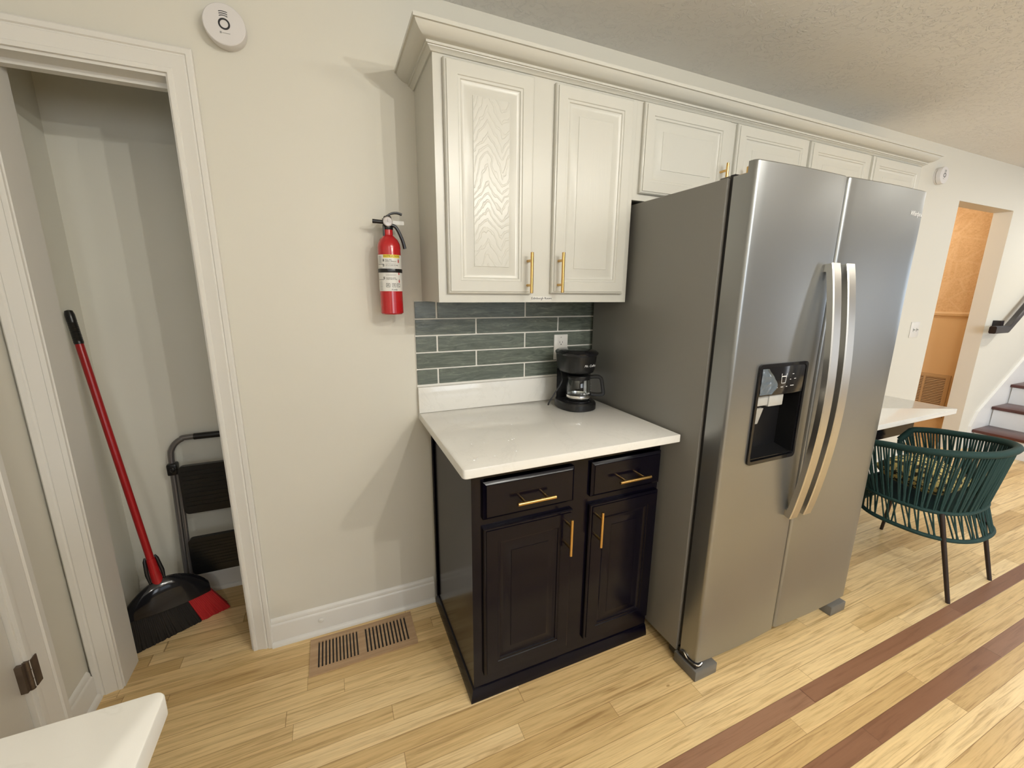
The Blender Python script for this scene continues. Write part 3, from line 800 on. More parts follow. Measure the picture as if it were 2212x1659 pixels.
d2 = stepped(GX+0.0035, 1.9915).build('fridge_door', M['steel'], fr, smooth=30)
# top hinge covers
for xa in (1.090, 1.925):
    MB().rbox(xa, xa+0.06, -0.716, -0.660, 1.7523, 1.7605, 0.003).build('hinge_cover', M['foot_grey'], fr)
def bow_handle(xc, w=0.044):
    n = 28; rings = []; out = 0.048; zA, zB = 0.592, 1.508
    for k in range(n+1):
        t = k/n; z = zA+(zB-zA)*t
        yy_ = -0.812-out*math.sin(PI*t)**0.85
        dy = -out*0.85*PI*math.cos(PI*t)*max(math.sin(PI*t), 0.05)**(-0.15); tg = Vector((0, dy, zB-zA)).normalized()
        nn = Vector((0, -tg.z, tg.y)); 
        P_ = Vector((xc, yy_, z)); hx = w/2; th = 0.011
        rings.append([P_+Vector((sx*hx, 0, 0))+nn*sy*th for sx, sy in ((-1, -1), (-1, 0.7), (-0.85, 1), (0.85, 1), (1, 0.7), (1, -1))])
    mb = MB(); mb.ring_join(rings)
    for zc in (zA+0.014, zB-0.014):
        mb.box(xc-w/2+0.003, xc+w/2-0.003, -0.806, -0.794, zc-0.012, zc+0.012)
    return mb
bow_handle(1.4705).build('handle', M['steel_handle'], dl)
bow_handle(1.5505).build('handle', M['steel_handle'], d2)
# dispenser
dsp = MB()
yo = -0.806
def ringframe(mb, o, i, y0, y1, mi):
    a = [(u, y0, v) for u, v in o]; b2 = [(u, y1, v) for u, v in o]; c2_ = [(u, y1, v) for u, v in i]; d3 = [(u, y0, v) for u, v in i]
    mb.ring_join([a, b2, c2_, d3, a], mi, True, False, False)
ox = rrect(1.193, 1.438, 0.838, 1.186, 0.014); ix = rrect(1.203, 1.428, 0.8502, 1.176, 0.010)
ringframe(dsp, ox, ix, -0.7925, -0.8065, 0)
do = dsp.build('dispenser', M['black_gloss'], dl)
q_ = MB(); q_.rbox(1.2025, 1.4285, -0.8055, -0.770, 1.078, 1.1765, 0.003)
cp = q_.build('control_panel', M['black_gloss'], dl)
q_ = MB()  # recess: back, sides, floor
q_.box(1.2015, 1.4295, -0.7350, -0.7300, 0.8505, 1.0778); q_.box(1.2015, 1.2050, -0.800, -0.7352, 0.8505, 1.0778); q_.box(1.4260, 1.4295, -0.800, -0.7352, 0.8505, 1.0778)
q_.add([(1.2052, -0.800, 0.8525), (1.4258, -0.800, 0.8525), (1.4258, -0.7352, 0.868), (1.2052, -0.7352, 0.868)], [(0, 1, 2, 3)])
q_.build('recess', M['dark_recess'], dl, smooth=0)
q_ = MB(); q_.box(1.206, 1.425, -0.7995, -0.7975, 0.8535, 0.8565); q_.build('drip_tray_lip', M['black_gloss'], dl, smooth=0)
q_ = MB(); q_.rbox(1.2085, 1.290, -0.792, -0.745, 1.040, 1.0775, 0.004); q_.rbox(1.272, 1.345, -0.797, -0.748, 1.036, 1.076, 0.004)
q_.build('spout_housing', M['lightgrey'], dl)
q_ = MB(); q_.add([(1.212, -0.788, 1.030), (1.262, -0.788, 1.030), (1.270, -0.768, 0.968), (1.212, -0.768, 0.968), (1.212, -0.778, 1.030), (1.262, -0.778, 1.030), (1.270, -0.758, 0.968), (1.212, -0.758, 0.968)], [(0, 1, 2, 3), (7, 6, 5, 4), (0, 4, 5, 1), (3, 2, 6, 7), (0, 3, 7, 4), (1, 5, 6, 2)])
q_.build('lever', M['lightgrey'], dl, smooth=0)
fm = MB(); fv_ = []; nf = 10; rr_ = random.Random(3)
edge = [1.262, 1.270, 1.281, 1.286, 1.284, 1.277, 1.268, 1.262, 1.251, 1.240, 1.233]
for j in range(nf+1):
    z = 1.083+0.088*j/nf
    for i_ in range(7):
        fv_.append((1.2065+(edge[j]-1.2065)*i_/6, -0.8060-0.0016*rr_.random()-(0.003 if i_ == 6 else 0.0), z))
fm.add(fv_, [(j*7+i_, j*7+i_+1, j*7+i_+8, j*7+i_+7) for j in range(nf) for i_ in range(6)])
fm.build('protective_film', simple('crinkled_clear_film', (0.10, 0.125, 0.15), 0.10), cp, smooth=0)['label'] = 'peeling crinkled protective film'  # grey-blue base colour paints the film's reflected sheen
ic = MB(); yi = -0.8059
def iline(a, b2, w_=0.0014):
    a = Vector((a[0], 0, a[1])); b2 = Vector((b2[0], 0, b2[1])); d = (b2-a).normalized(); n_ = Vector((-d.z, 0, d.x))*w_/2
    ps = [a+n_, b2+n_, b2-n_, a-n_]
    ic.add([(p.x, yi, p.z) for p in ps]+[(p.x, yi+0.0003, p.z) for p in ps], [(0, 1, 2, 3), (7, 6, 5, 4), (0, 4, 5, 1), (2, 6, 7, 3), (1, 5, 6, 2), (0, 3, 7, 4)])
iline((1.306, 1.150), (1.309, 1.117)); iline((1.309, 1.117), (1.328, 1.117)); iline((1.328, 1.117), (1.331, 1.150)); iline((1.308, 1.140), (1.329, 1.140), 0.003)
for x_, z_, l_ in ((1.285, 1.103, .008), (1.308, 1.104, .012), (1.334, 1.104, .007), (1.356, 1.106, .018), (1.350, 1.128, .006), (1.372, 1.129, .009), (1.360, 1.146, .008)):
    iline((x_, z_), (x_+l_, z_), 0.0018)
ic.build('icons', M['ink_white'], cp, smooth=0)
lg = MB(); 
def fr_fn(x, y, z):
    xx = 1.942+x; return Vector((xx, door_front_y(xx, GX+0.0035, 1.9915)-0.0007-z, 1.700+y))
lg.text('Whirlpool', 0.0235, (0, 0, 0), fn=fr_fn, shear=0.35, ext=0.0003)
lg.build('logo', M['ink_white'], d2, smooth=0)
# foot covers and the damaged corner bracket
f1 = MB(); f1.rbox(1.0705, 1.180, -0.807, -0.700, 0.0, 0.044, 0.003); f1.build('foot_cover', M['foot_grey'], fr)
f1 = MB(); f1.rbox(1.888, 1.994, -0.805, -0.700, 0.0, 0.044, 0.003); f1.build('foot_cover', M['foot_grey'], fr)
f1 = MB(); f1.box(1.086, 1.985, -0.715, -0.66, 0.012, 0.0645); f1.build('toe_grille', M['gasket'], fr, smooth=0)
f1 = MB(); f1.rbox(1.0775, 1.110, -0.797, -0.7165, 0.0445, 0.0640, 0.002); f1.build('corner_bracket', M['gasket'], fr)
f1 = MB(); f1.tube(bez([(1.0765, -0.722, 0.066), (1.0760, -0.740, 0.070), (1.0755, -0.762, 0.060), (1.0775, -0.796, 0.0655), (1.092, -0.799, 0.060), (1.106, -0.799, 0.068)], 5), 0.0028, 8)
f1.build('bent_metal_edge', M['chrome'], fr)['label'] = 'bright bent metal strip at the damaged lower corner'

# ================================================================== FIRE EXTINGUISHER
EX, EY = 0.153, -0.075
fe = thing('fire_extinguisher', 'red fire extinguisher with instruction label hung on the wall', 'fire extinguisher', (EX, 0, 1.325))
R_ = 0.0405
m_ = MB(); m_.lathe([(0.030, 1.325), (0.036, 1.3255), (R_, 1.330), (R_, 1.560), (0.0385, 1.574), (0.032, 1.588), (0.022, 1.598), (0.0165, 1.604), (0.0160, 1.622)], (EX, EY, 0), (0, 0, 1), 48)
cy_ = m_.build('cylinder', M['red'], fe)
def exlabel(mb, x0, x1, z0, z1, mi, dr=0.0004, n=24):
    # patch wrapped round the front; x is arc length from the front centre line (facing -y)
    a = [x0+(x1-x0)*k/n for k in range(n+1)]
    P_ = lambda s, r: (EX+r*math.sin(s/R_), EY-r*math.cos(s/R_))
    vs = []; 
    for z in (z0, z1):
        for s_ in a: p = P_(s_, R_+dr); vs.append((p[0], p[1], z))
    m = len(a); mb.add(vs, [(i, i+1, m+i+1, m+i) for i in range(m-1)], mi)
lbm = MB()
S0 = -0.022  # front of label turned toward the viewer's left
exlabel(lbm, -0.062, 0.050, 1.4085, 1.535, 0)
exlabel(lbm, -0.028, 0.034, 1.524, 1.535, 1, 0.0006)
def exfn(s0, zc):
    return lambda x, y, z: Vector((EX+(R_+0.0008+z)*math.sin((s0+x)/R_), EY-(R_+0.0008+z)*math.cos((s0+x)/R_), zc+y))
def et(s, size, s0, z, mi=2, al='LEFT'): lbm.text(s, size, (0, 0, 0), fn=exfn(s0, z), mi=mi, ext=0.0001, align=al)
et('INSTRUCTIONS', 0.0088, 0.004, 1.5293, 2, 'CENTER')
def patch(x0, x1, z0, z1, mi, dr=0.0007): exlabel(lbm, x0, x1, z0, z1, mi, dr, 4)
for n_, zc in ((1, 1.5155), (2, 1.4985), (3, 1.4545)):
    patch(-0.0305, -0.0255, zc-0.004, zc+0.004, 2); lbm.text(str(n_), 0.0065, (0, 0, 0), fn=exfn(-0.028, zc), mi=0, ext=0.0006)
et('PULL PIN', 0.0055, -0.021, 1.5165); et('HOLD UPRIGHT', 0.0055, -0.021, 1.5115)
et('AIM AT BASE OF FIRE', 0.0048, -0.021, 1.4985); et('SQUEEZE LEVER', 0.0048, -0.021, 1.4545); et('SWEEP SIDE TO SIDE', 0.0042, -0.021, 1.4500)
for zc in (1.5060, 1.5030, 1.4945, 1.4915, 1.4665, 1.4635): patch(-0.021, 0.016, zc-0.0005, zc+0.0005, 3)
for k in range(9): patch(-0.050, -0.036, 1.529-k*0.0028, 1.530-k*0.0028, 3)
for k in range(7): patch(-0.050, -0.034, 1.490-k*0.0028, 1.4908-k*0.0028, 3)
for k in range(8): patch(-0.050, -0.036, 1.441-k*0.0040, 1.4418-k*0.0040, 3)
patch(-0.055, -0.030, 1.5015, 1.5028, 2); patch(-0.055, -0.030, 1.4480, 1.4492, 2)
for (zc, hh) in ((1.5130, 0.010), (1.4700, 0.008), (1.4430, 0.009)):
    patch(0.0245, 0.0295, zc-hh/2, zc+hh/2, 4); patch(0.0260, 0.0280, zc+hh/2, zc+hh/2+0.004, 2)
for k, x_ in enumerate((-0.022, -0.001, 0.017)):
    z_ = 1.4225; w_ = 0.0135
    patch(x_, x_+w_, z_, z_+0.0012, 2); patch(x_, x_+w_, z_+0.0123, z_+0.0135, 2); patch(x_, x_+0.0012, z_, z_+0.0135, 2); patch(x_+w_-0.0012, x_+w_, z_, z_+0.0135, 2)
    et('ABC'[k], 0.0115, x_+w_/2, z_+0.0067, 2, 'CENTER')
lbm.text('Kidde', 0.0088, (0, 0, 0), fn=exfn(0.006, 1.4140), mi=2, ext=0.0001, shear=0.3)
lbm.build('label', [M['label_white'], M['label_yellow'], M['ink'], M['ink_grey'], M['ink_red']], cy_, smooth=60)
m_ = MB(); m_.lathe([(R_+0.0006, 1.4735), (R_+0.0022, 1.474), (R_+0.0022, 1.4865), (R_+0.0006, 1.487)], (EX, EY, 0), (0, 0, 1), 48, 0, False)
m_.rbox(EX-0.016, EX+0.012, EY-R_-0.0052, EY-R_-0.0012, 1.4742, 1.4863, 0.001)
m_.build('strap', M['black'], fe)
m_ = MB(); m_.box(EX-0.020, EX+0.020, EY+R_-0.006, -0.0004, 1.36, 1.60); m_.build('wall_bracket', M['black'], fe, smooth=0)
m_ = MB(); m_.lathe([(0.0165, 1.6222), (0.0175, 1.624), (0.0175, 1.632), (0.014, 1.634), (0.014, 1.664), (0.012, 1.668), (0.0, 1.669)], (EX, EY, 0), (0, 0, 1), 24)
m_.rbox(EX-0.018, EX-0.013, EY-0.012, EY+0.012, 1.585, 1.640, 0.001)
vv = m_.build('valve', M['black'], fe)
m_ = MB(); m_.cyl((EX-0.012, EY, 1.648), (EX-0.052, EY, 1.649), 0.0065, 0.0072, 16); m_.build('nozzle', M['black'], fe)
def strip(path, w_, th, widths=None):
    pts = bez(path, 6); rings = []
    for i, p in enumerate(pts):
        d = (pts[min(i+1, len(pts)-1)]-pts[max(i-1, 0)]).normalized(); sd = Vector((0, 1, 0)); n_ = d.cross(sd).normalized()
        ww = w_ if widths is None else widths(i/(len(pts)-1))
        rings.append([p+sd*sx*ww/2+n_*sy*th/2 for sx, sy in ((-1, -0.5), (-0.7, -1), (0.7, -1), (1, -0.5), (1, 0.5), (0.7, 1), (-0.7, 1), (-1, 0.5))])
    mb = MB(); mb.ring_join(rings); return mb
strip([(EX-0.016, EY, 1.656), (EX-0.004, EY, 1.666), (EX+0.014, EY, 1.678), (EX+0.034, EY, 1.681), (EX+0.050, EY, 1.677)], 0.018, 0.007).build('lever', M['black'], fe)
strip([(EX+0.010, EY, 1.640), (EX+0.026, EY, 1.634), (EX+0.038, EY, 1.615), (EX+0.050, EY, 1.585), (EX+0.056, EY, 1.560)], 0.018, 0.010).build('carry_handle', M['black'], fe)
m_ = MB(); m_.lathe([(0.0155, 0), (0.0165, 0.002), (0.0165, 0.008), (0.0145, 0.0095), (0.0135, 0.0085), (0.0, 0.0087)], (EX-0.002, EY-0.0135, 1.648), (0, -1, 0), 28)
g_ = m_.build('gauge', M['gauge'], fe)
m_ = MB(); m_.add([(EX-0.002+0.0008*s_, EY-0.0225, 1.648+q2) for s_, q2 in ((-1, -0.002), (1, -0.002), (0.3, 0.010), (-0.3, 0.010))], [(0, 1, 2, 3)]); m_.build('needle', M['ink'], g_, smooth=0)
m_ = MB(); m_.box(EX+0.016, EX+0.056, EY-0.004, EY-0.0028, 1.641, 1.654); m_.build('pin_tag', simple('clear_tie_plastic', (0.70, 0.69, 0.66), 0.35), fe, smooth=0)

# ================================================================== SMOKE DETECTORS
def detector(x, z, label, r=0.055, detail=True):
    t = thing('smoke_detector', label, 'smoke detector', (x, 0, z), 'wall smoke detectors')
    m_ = MB(); m_.lathe([(r*0.95, 0.0003), (r*0.95, 0.012), (r*0.90, 0.0125), (r*0.90, 0.015)], (x, 0, z), (0, -1, 0), 48); m_.build('mounting_ring', M['detector'], t)
    m_ = MB(); m_.lathe([(r*0.93, 0.0152), (r, 0.016), (r, 0.036), (r*0.985, 0.0395), (r*0.95, 0.041), (0.0, 0.0415)], (x, 0, z), (0, -1, 0), 48); m_.build('housing', M['detector'], t)
    m_ = MB(); m_.lathe([(0.0105, 0.0412), (0.0105, 0.0422), (0.0150, 0.0422), (0.0150, 0.0412)], (x, 0, z), (0, -1, 0), 36, 0, False); m_.build('light_ring', M['ink'], t)
    m_ = MB()
    for k in range(3):
        rr = 0.022+0.0052*k; half = 0.011
        pts = [(x+rr*math.sin(a), -0.0417, z+rr*math.cos(a)) for a in [(-half+2*half*j/8)/rr for j in range(9)]]
        m_.tube(pts, 0.0009, 6)
    m_.build('sound_slots', M['ink'], t)
    m_ = MB(); m_.box(x-0.013, x-0.0085, -0.0421, -0.0414, z-0.0255, z-0.0205); m_.box(x-0.007, x+0.013, -0.0421, -0.0414, z-0.0240, z-0.0228); m_.build('maker_mark', M['ink_grey'], t, smooth=0)
    return t
detector(-0.281, 2.175, 'round white smoke detector on the wall above the closet door casing')
detector(3.89, 2.218, 'small white smoke detector high on the far wall right of the cabinets', 0.055)

# light switch on the far wall
sw = thing('light_switch', 'white double light switch plate on the far wall beyond the refrigerator', 'light switch', (4.02, 0, 1.155))
MB().rbox(3.962, 4.078, -0.006, -0.0003, 1.095, 1.212, 0.002).build('cover_plate', M['white_plastic'], sw)
for x_ in (3.997, 4.043):
    s_ = MB(); s_.box(x_-0.005, x_+0.005, -0.0068, -0.0061, 1.140, 1.166); s_.rbox(x_-0.0035, x_+0.0035, -0.017, -0.0066, 1.150, 1.160, 0.001)
    s_.build('toggle', M['lightgrey'], sw)

# ================================================================== FLOOR VENT
fv = thing('floor_vent', 'flush wooden floor vent with two rows of slots by the baseboard', 'vent', (-0.04, -0.135, 0))
vx0, vx1, vy0, vy1 = -0.239, 0.165, -0.227, -0.046
v_ = MB(); H_ = 0.006
slots = []
for xa, xb in ((vx0+0.028, -0.056), (-0.033, vx1-0.024)):
    n_ = 12
    for k in range(n_): slots.append((xa+(xb-xa)*(k+0.12)/n_, xa+(xb-xa)*(k+0.58)/n_))
ya, yb_ = vy0+0.030, vy1-0.022
v_.box(vx0, vx1, vy0, ya, 0.0003, H_); v_.box(vx0, vx1, yb_, vy1, 0.0003, H_)
cur = vx0
for a, b2 in slots:
    v_.box(cur, a, ya, yb_, 0.0003, H_); cur = b2
v_.box(cur, vx1, ya, yb_, 0.0003, H_)
v_.build('grate', M['vent_wood'], fv, smooth=0)
MB().box(vx0+0.02, vx1-0.02, ya-0.004, yb_+0.004, 0.0001, 0.0006).build('duct_liner', M['gasket'], fv, smooth=0)  # dark sheet painting the shade below the slots

# ================================================================== CLOSET: BROOM, STEP LADDER
bt = thing('broom', 'red-handled broom with black and red angled bristles leaning in the closet', 'broom', (-0.745, 0.245, 0))
bdir = Vector((0.885, 0.466, 0)).normalized(); bn = Vector((bdir.y, -bdir.x, 0))   # bn toward the viewer
L0 = Vector((-0.860, 0.190, 0)); 
tilt = Vector((-0.10, 0.0, 1)).normalized()
top_c = Vector((-0.760, 0.262, 0.225))
hb = Vector((-0.784, 0.225, 0.245)); ht = Vector((-0.928, 0.350, 1.320)); hd_ = (ht-hb).normalized()
m_ = MB(); m_.cyl(hb+hd_*0.10, ht-hd_*0.10, 0.0125, None, 20); m_.build('handle', M['red_tube'], bt)
m_ = MB(); L_ = 0.125; pr_ = [(0.0132, 0.0)]
for k in range(12): pr_ += [(0.0145, 0.010+k*0.006), (0.0132, 0.013+k*0.006)]
pr_ += [(0.0140, 0.085), (0.0140, 0.108), (0.011, 0.122), (0.004, L_)]
m_.lathe(pr_, ht-hd_*0.112, hd_, 20); m_.build('grip', M['black'], bt)
m_ = MB(); m_.lathe([(0.0175, 0.0), (0.0175, 0.04), (0.0150, 0.10), (0.0145, 0.115)], hb-hd_*0.005, hd_, 20); m_.build('socket', M['red_tube'], bt)
m_ = MB()
# black clip wings beside the socket
for s_ in (-1, 1):
    p_ = hb+hd_*0.02
    m_.tube([p_+bdir*s_*0.022-hd_*0.02, p_+bdir*s_*0.024+hd_*0.03, p_+bdir*s_*0.0195+hd_*0.085, p_+bdir*s_*0.016+hd_*0.10], [0.004, 0.007, 0.006, 0.003], 8)
m_.build('socket_clip', M['black'], bt)
# bristle body: angled block, from head underside to floor, flaring right
def bris(s):  # bottom edge on the floor, s in 0..1 left->right
    a = Vector((-0.885, 0.171, 0)); b2 = Vector((-0.590, 0.327, 0)); return a+(b2-a)*s
def btop(s):
    a = Vector((-0.880, 0.174, 0.160)); b2 = Vector((-0.643, 0.299, 0.138)); return a+(b2-a)*s
# head shell (dome)
m_ = MB(); rings = []
n_ = 24
for k in range(n_+1):
    s = k/n_; p = btop(s); hgt = 0.014+0.100*math.sin(PI*min(1, max(0, 0.02+s*0.96)))**0.7; wd = 0.012+0.026*math.sin(PI*(0.06+0.88*s))**0.6
    ring = []
    for j in range(12):
        a = PI*j/11; ring.append(p+bn*wd*math.cos(a)+Vector((0, 0, hgt*math.sin(a))))
    ring += [p-bn*wd+Vector((0, 0, -0.014)), p+bn*wd+Vector((0, 0, -0.014))]
    rings.append(ring)
m_.ring_join(rings); m_.build('head', M['black_gloss'], bt)
def bristles(s0, s1, cnt, mt, nm):
    mb = MB()
    for k in range(cnt):
        s = s0+(s1-s0)*(k+0.5)/cnt
        for dpt in (-1, 0, 1):
            a = btop(s)+bn*dpt*0.013+Vector((0, 0, -0.010)); c0 = bris(s)+bn*dpt*0.020
            jitter = Vector((random.uniform(-1, 1)*0.002, random.uniform(-1, 1)*0.002, 0.002+random.random()*0.002))
            mb.tube([a, a*0.5+c0*0.5+bn*dpt*0.002, c0+jitter], [0.0042, 0.0052, 0.0056], 6)
    return mb.build(nm, mt, bt, smooth=60)
o_ = bristles(0.0, 0.675, 33, M['black_bristle'], 'bristles'); o_['label'] = 'black bristles'
o_ = bristles(0.685, 1.0, 15, M['red_bristle'], 'bristles'); o_['label'] = 'red bristles at the right end'

ld = thing('step_ladder', 'folded two-step ladder with black treads against the closet wall', 'step ladder', (-0.54, 0.42, 0))
lx0, lx1 = -0.742, -0.335
def ly(z): return 0.385+0.075*z/0.78
m_ = MB()
arc = [(lx0, 0.0), (lx0, 0.30), (lx0, 0.60), (lx0, 0.700), (lx0+0.006, 0.730), (lx0+0.022, 0.754), (lx0+0.046, 0.770), (lx0+0.075, 0.775)]
pts = [(x, ly(z), z+0.002) for x, z in arc]+[(lx0+lx1-x, ly(z), z+0.002) for x, z in reversed(arc)]
m_.tube(bez(pts, 6), 0.0120, 14); m_.build('frame', M['ladder_grey'], ld)
m_ = MB(); m_.cyl((lx0+0.090, ly(0.775), 0.777), (lx1-0.090, ly(0.775), 0.777), 0.0140, None, 18); m_.build('top_grip', M['black'], ld)
for x_ in (lx0, lx1):
    m_ = MB(); m_.rbox(x_-0.016, x_+0.020, ly(0.65)-0.024, ly(0.65)+0.018, 0.620, 0.672, 0.006); m_.lathe([(0.010, 0), (0.010, 0.006), (0.006, 0.009), (0, 0.009)], (x_+0.006, ly(0.65)-0.024, 0.648), (0, -1, 0), 16)
    m_.build('pivot', M['black'], ld)
for s_ in (0, 1):
    x_ = lx0+0.024 if s_ == 0 else lx1-0.024
    m_ = MB(); m_.tube([(x_, ly(0.62)-0.020, 0.625), (x_, ly(0.3)-0.026, 0.30), (x_, ly(0)-0.030, 0.004)], 0.0085, 12)
    m_.build('rear_leg', M['ladder_grey'], ld)
for z0, z1 in ((0.452, 0.672), (0.170, 0.345)):
    m_ = MB(); yy_ = ly(z0)-0.050
    m_.prism([(u, v) for u, v in rrect(lx0+0.036, lx1-0.036, z0, z1, 0.018)], 'y', yy_, yy_+0.022)
    for k in range(9):
        zz = z0+0.028+k*(z1-z0-0.05)/8.5
        m_.box(lx0+0.046, lx1-0.046, yy_-0.0025, yy_+0.001, zz, zz+0.008)
    m_.build('step', M['black'], ld)

# ================================================================== NEAR WORKTOP (bottom-left corner)
nc = thing('near_countertop', 'white quartz worktop corner in the near foreground, at the lower left', 'countertop', (-0.6, -1.5, 0.884))
slab(-0.93+0.002, -0.291, -3.2, -1.123, 0.884, 0.914, 'ur', 0.012).build('slab', M['quartz'], nc)
nb_ = thing('near_base_cabinet', 'dark navy base cabinet under the near white worktop', 'cabinet', (-0.6, -1.5, 0))
MB().box(-0.927, -0.335, -3.18, -1.160, 0, 0.8835).build('carcass', M['navy'], nb_, smooth=0)

# ================================================================== DESK BY THE FAR WALL
dk = thing('desk', 'built-in desk with white stone top behind the green rope chair', 'desk', (2.6, 0, 0))
slab(2.02, 3.32, -0.572, -0.0005, 0.722, 0.752, 'lr', 0.006).build('desk_top', M['quartz'], dk)
MB().box(2.02, 3.18, -0.445, -0.010, 0.585, 0.7218).build('drawer_box', M['navy'], dk, smooth=0)
MB().box(2.02, 2.34, -0.425, -0.010, 0.0, 0.5848).build('pedestal', M['navy'], dk, smooth=0)
MB().box(3.185, 3.235, -0.12, -0.0305, 0.0, 0.7218).build('leg', M['stair_white'], dk, smooth=0)

# ================================================================== GREEN ROPE CHAIR
chh = thing('armchair', 'dark green woven rope tub chair on thin dark legs beside the desk', 'chair', (2.70, -0.73, 0))
CCX, CCY = 2.712, -0.718
def sup(ax, ay, th, p=2.5):
    c_, s_ = math.cos(th), math.sin(th)
    return ax*math.copysign(abs(c_)**(2/p), c_), ay*math.copysign(abs(s_)**(2/p), s_)
# th measured so that th=-90deg is the chair back (-y), +90deg its open front
def ringpt(th):  # lower ring
    x, y = sup(0.256, 0.235, th); return Vector((CCX+x, -0.739+y, 0.288))
def waist(th):
    x, y = sup(0.262, 0.215, th); return Vector((CCX+x, CCY+y, 0.410))
TH0, TH1 = math.radians(-90-124), math.radians(-90+124)
def rimpt(th):
    x, y = sup(0.264, 0.302, th, 2.5)
    f_ = abs(th-math.radians(-90))/math.radians(140)
    z = 0.721-0.099*f_**2
    if f_ > 0.82: z -= (f_-0.82)*0.9
    return Vector((2.718+x, -0.678+y, z))
m_ = MB(); m_.tube([ringpt(2*PI*k/72) for k in range(72)], 0.010, 10, closed=True); m_.build('lower_ring', M['rope'], chh)
m_ = MB(); m_.tube([waist(2*PI*k/72) for k in range(72)], 0.009, 10, closed=True); m_.build('seat_ring', M['rope'], chh)
rp = [rimpt(TH0+(TH1-TH0)*k/90) for k in range(91)]
m_ = MB(); m_.tube(rp, 0.0165, 12); m_.build('top_rim', M['rope'], chh)
for e_, th in ((rp[0], TH0), (rp[-1], TH1)):
    ends = MB(); ends.tube(bez([e_, e_*0.5+waist(th)*0.5+Vector((0, 0.03, 0)), waist(th)], 8), 0.011, 10)
    ends.build('arm_frame', M['rope'], chh)
def even(fn, a, b, n):
    ts = [a+(b-a)*k/600 for k in range(601)]; ps = [fn(t) for t in ts]; L = [0.0]
    for p, q in zip(ps[:-1], ps[1:]): L.append(L[-1]+(q-p).length)
    out = []; j = 0
    for k in range(n):
        tgt = L[-1]*(k+0.5)/n
        while L[j+1] < tgt: j += 1
        out.append(ts[j]+(ts[j+1]-ts[j])*(tgt-L[j])/(L[j+1]-L[j]))
    return out
m_ = MB(); NS = 112
for k, th in enumerate(even(rimpt, TH0, TH1, NS)):
    skew = (0.05, 0.02, -0.03, 0.0, -0.05, 0.03, 0.01)[k % 7]
    a = rimpt(th); b2 = waist(th+skew)
    m_.tube([a, a*0.5+b2*0.5+Vector((0, 0, -0.004)), b2], 0.0044, 6)
for k, th in enumerate(even(waist, 0, 2*PI, 96)):
    skew = (0.06, -0.04, 0.02, -0.06, 0.05)[k % 5]
    m_.tube([waist(th), ringpt(th+skew)], 0.0038, 6)
m_.build('rope_weave', M['rope'], chh, smooth=60)
# woven seat
m_ = MB(); seat = []
for q_, zz in ((0.98, 0.405), (0.6, 0.396), (0.2, 0.392)):
    seat.append([(CCX+(waist(2*PI*k/48).x-CCX)*q_, CCY+(waist(2*PI*k/48).y-CCY)*q_, zz) for k in range(48)])
low = [[(x, y, z-0.008) for x, y, z in r] for r in reversed(seat)]
m_.ring_join(seat+low+[seat[0]], 0, True, False, False); m_.add(seat[-1], [tuple(range(48))]); m_.build('seat', M['rope'], chh)
for (fx, fy, tx, ty) in ((2.49, -0.972, 2.505, -0.874), (2.905, -0.974, 2.90, -0.876), (2.955, -0.490, 2.925, -0.535), (2.49, -0.490, 2.505, -0.535)):
    m_ = MB(); m_.cyl((fx, fy, 0.0), (tx, ty, 0.408), 0.0085, 0.0110, 14); m_.build('leg', M['chair_leg'], chh)
# cushion (loose, lying in the chair)
m_ = MB(); rings = []
NU, NV = 22, 12
def cush(u, v):
    # u along the left arm/back, lens shaped pillow standing against the -x / -y side
    pass
pc = Vector((2.690, -0.715, 0.510)); ax1 = Vector((1, 0.05, -0.10)).normalized(); ax3 = Vector((0.10, -0.10, 1)).normalized(); ax2 = ax3.cross(ax1).normalized(); ax3 = ax1.cross(ax2)
HW, HH = 0.190, 0.150
grid = {}
vs = []; fs = []
for sgn in (1, -1):
    for i in range(NU+1):
        for j in range(NV+1):
            u = 2*i/NU-1; v = 2*j/NV-1
            ed = (1-abs(u)**3)*(1-abs(v)**3)
            th_ = 0.072*max(0, ed)**0.5
            uu = u*(1-0.06*(1-abs(v))**0.5*abs(u)); vv_ = v*(1-0.08*(1-abs(u))**0.5*abs(v))
            p = pc+ax1*HW*uu+ax2*HH*vv_+ax3*sgn*th_
            vs.append(p)
n1 = (NU+1)*(NV+1)
for s_ in (0, 1):
    for i in range(NU):
        for j in range(NV):
            a = s_*n1+i*(NV+1)+j; fs.append((a, a+1, a+NV+2, a+NV+1))
m_.add(vs, fs)
cu = m_.build('cushion', M['cushion'], smooth=60, loc=pc)
tag(cu, 'yellow patterned cushion sitting inside the green rope chair', 'cushion')

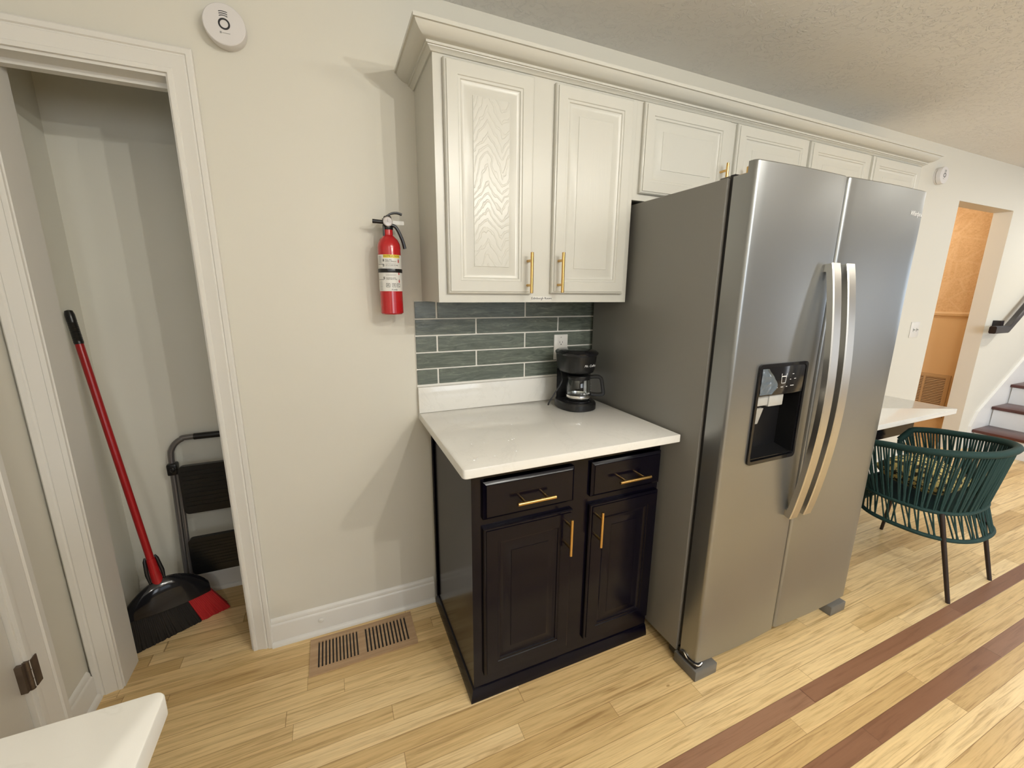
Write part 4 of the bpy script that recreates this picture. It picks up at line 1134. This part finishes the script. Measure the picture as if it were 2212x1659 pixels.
# ================================================================== HALL GRILLE
gr = thing('air_return_grille', 'tan return-air grille low on the orange hall wall', 'grille', (5.35, 0.28, 0.2))
g = MB(); gy0, gy1 = 0.195, 0.62; gz0, gz1 = 0.24, 0.66
g.box(5.338, 5.3497, gy0, gy0+0.03, gz0, gz1); g.box(5.338, 5.3497, gy1-0.03, gy1, gz0, gz1); g.box(5.338, 5.3497, gy0+0.03, gy1-0.03, gz0, gz0+0.03); g.box(5.338, 5.3497, gy0+0.03, gy1-0.03, gz1-0.03, gz1)
g.box(5.338, 5.3497, 0.375, 0.392, gz0+0.03, gz1-0.03)
g.build('frame', M['grille'], gr, smooth=0)
MB().box(5.3485, 5.3496, gy0+0.03, gy1-0.03, gz0+0.03, gz1-0.03).build('backing', M['tread'], gr, smooth=0)
g = MB()
for k in range(22):
    z = gz0+0.036+k*0.0163
    g.add([(5.340, gy0+0.03, z), (5.340, gy1-0.03, z), (5.348, gy1-0.03, z+0.009), (5.348, gy0+0.03, z+0.009), (5.340, gy0+0.03, z+0.002), (5.340, gy1-0.03, z+0.002), (5.348, gy1-0.03, z+0.011), (5.348, gy0+0.03, z+0.011)], [(0, 3, 2, 1), (4, 5, 6, 7), (0, 1, 5, 4), (2, 3, 7, 6), (1, 2, 6, 5), (0, 4, 7, 3)])
g.build('louvres', M['grille'], gr, smooth=0)

# ================================================================== STAIRS
st = thing('staircase', 'white staircase with dark wooden treads climbing along the far wall', 'stairs', (5.36, -0.5, 0))
RISE, RUN = 0.1915, 0.292
NX0 = 5.400
for k in range(10):
    x = NX0+k*RUN; z = (k+1)*RISE
    MB().box(x, x+0.02, -1.05, -0.030, z-RISE, z-0.0285).build('riser', M['stair_white'], st, smooth=0)
    MB().rbox(x-0.030, x+RUN+0.019, -1.06, -0.022, z-0.028, z, 0.006).build('tread', M['tread'], st)
sk = MB()
xa = NX0-0.06; xe = NX0+10*RUN
def skz(x): return 0.30+(x-(NX0-0.06))*RISE/RUN
sk.prism([(xa, 0.0), (xe, 0.0), (xe, skz(xe)), (xa+0.08, skz(xa+0.08)), (xa, 0.22)], 'y', -0.021, -0.0005)
sk.build('skirt_board', M['stair_white'], st, smooth=0)
hr = thing('handrail', 'dark wooden handrail on the wall above the stairs', 'handrail', (5.3, 0, 1.1))
def rail(pts, w_=0.045, h_=0.060):
    mb = MB(); rings = []
    for i, p in enumerate(pts):
        p = Vector(p); 
        rings.append([(p.x, p.y+sy*w_/2, p.z+sz*h_/2) for sy, sz in ((-1, -0.7), (-0.7, -1), (0.7, -1), (1, -0.7), (1, 0.7), (0.7, 1), (-0.7, 1), (-1, 0.7))])
    mb.ring_join(rings); return mb
rail([(5.10, -0.075, 1.128), (5.36, -0.075, 1.128), (5.50, -0.075, 1.225), (8.2, -0.075, 1.225+2.7*0.70)][:3]+[(7.0, -0.075, 1.225+1.5*0.72)], h_=0.062).build('rail', M['rail'], hr)
m_ = MB(); m_.box(5.30, 5.36, -0.052, -0.0005, 1.14, 1.20); m_.build('bracket', M['rail'], hr, smooth=0)

bpy.context.view_layer.update()
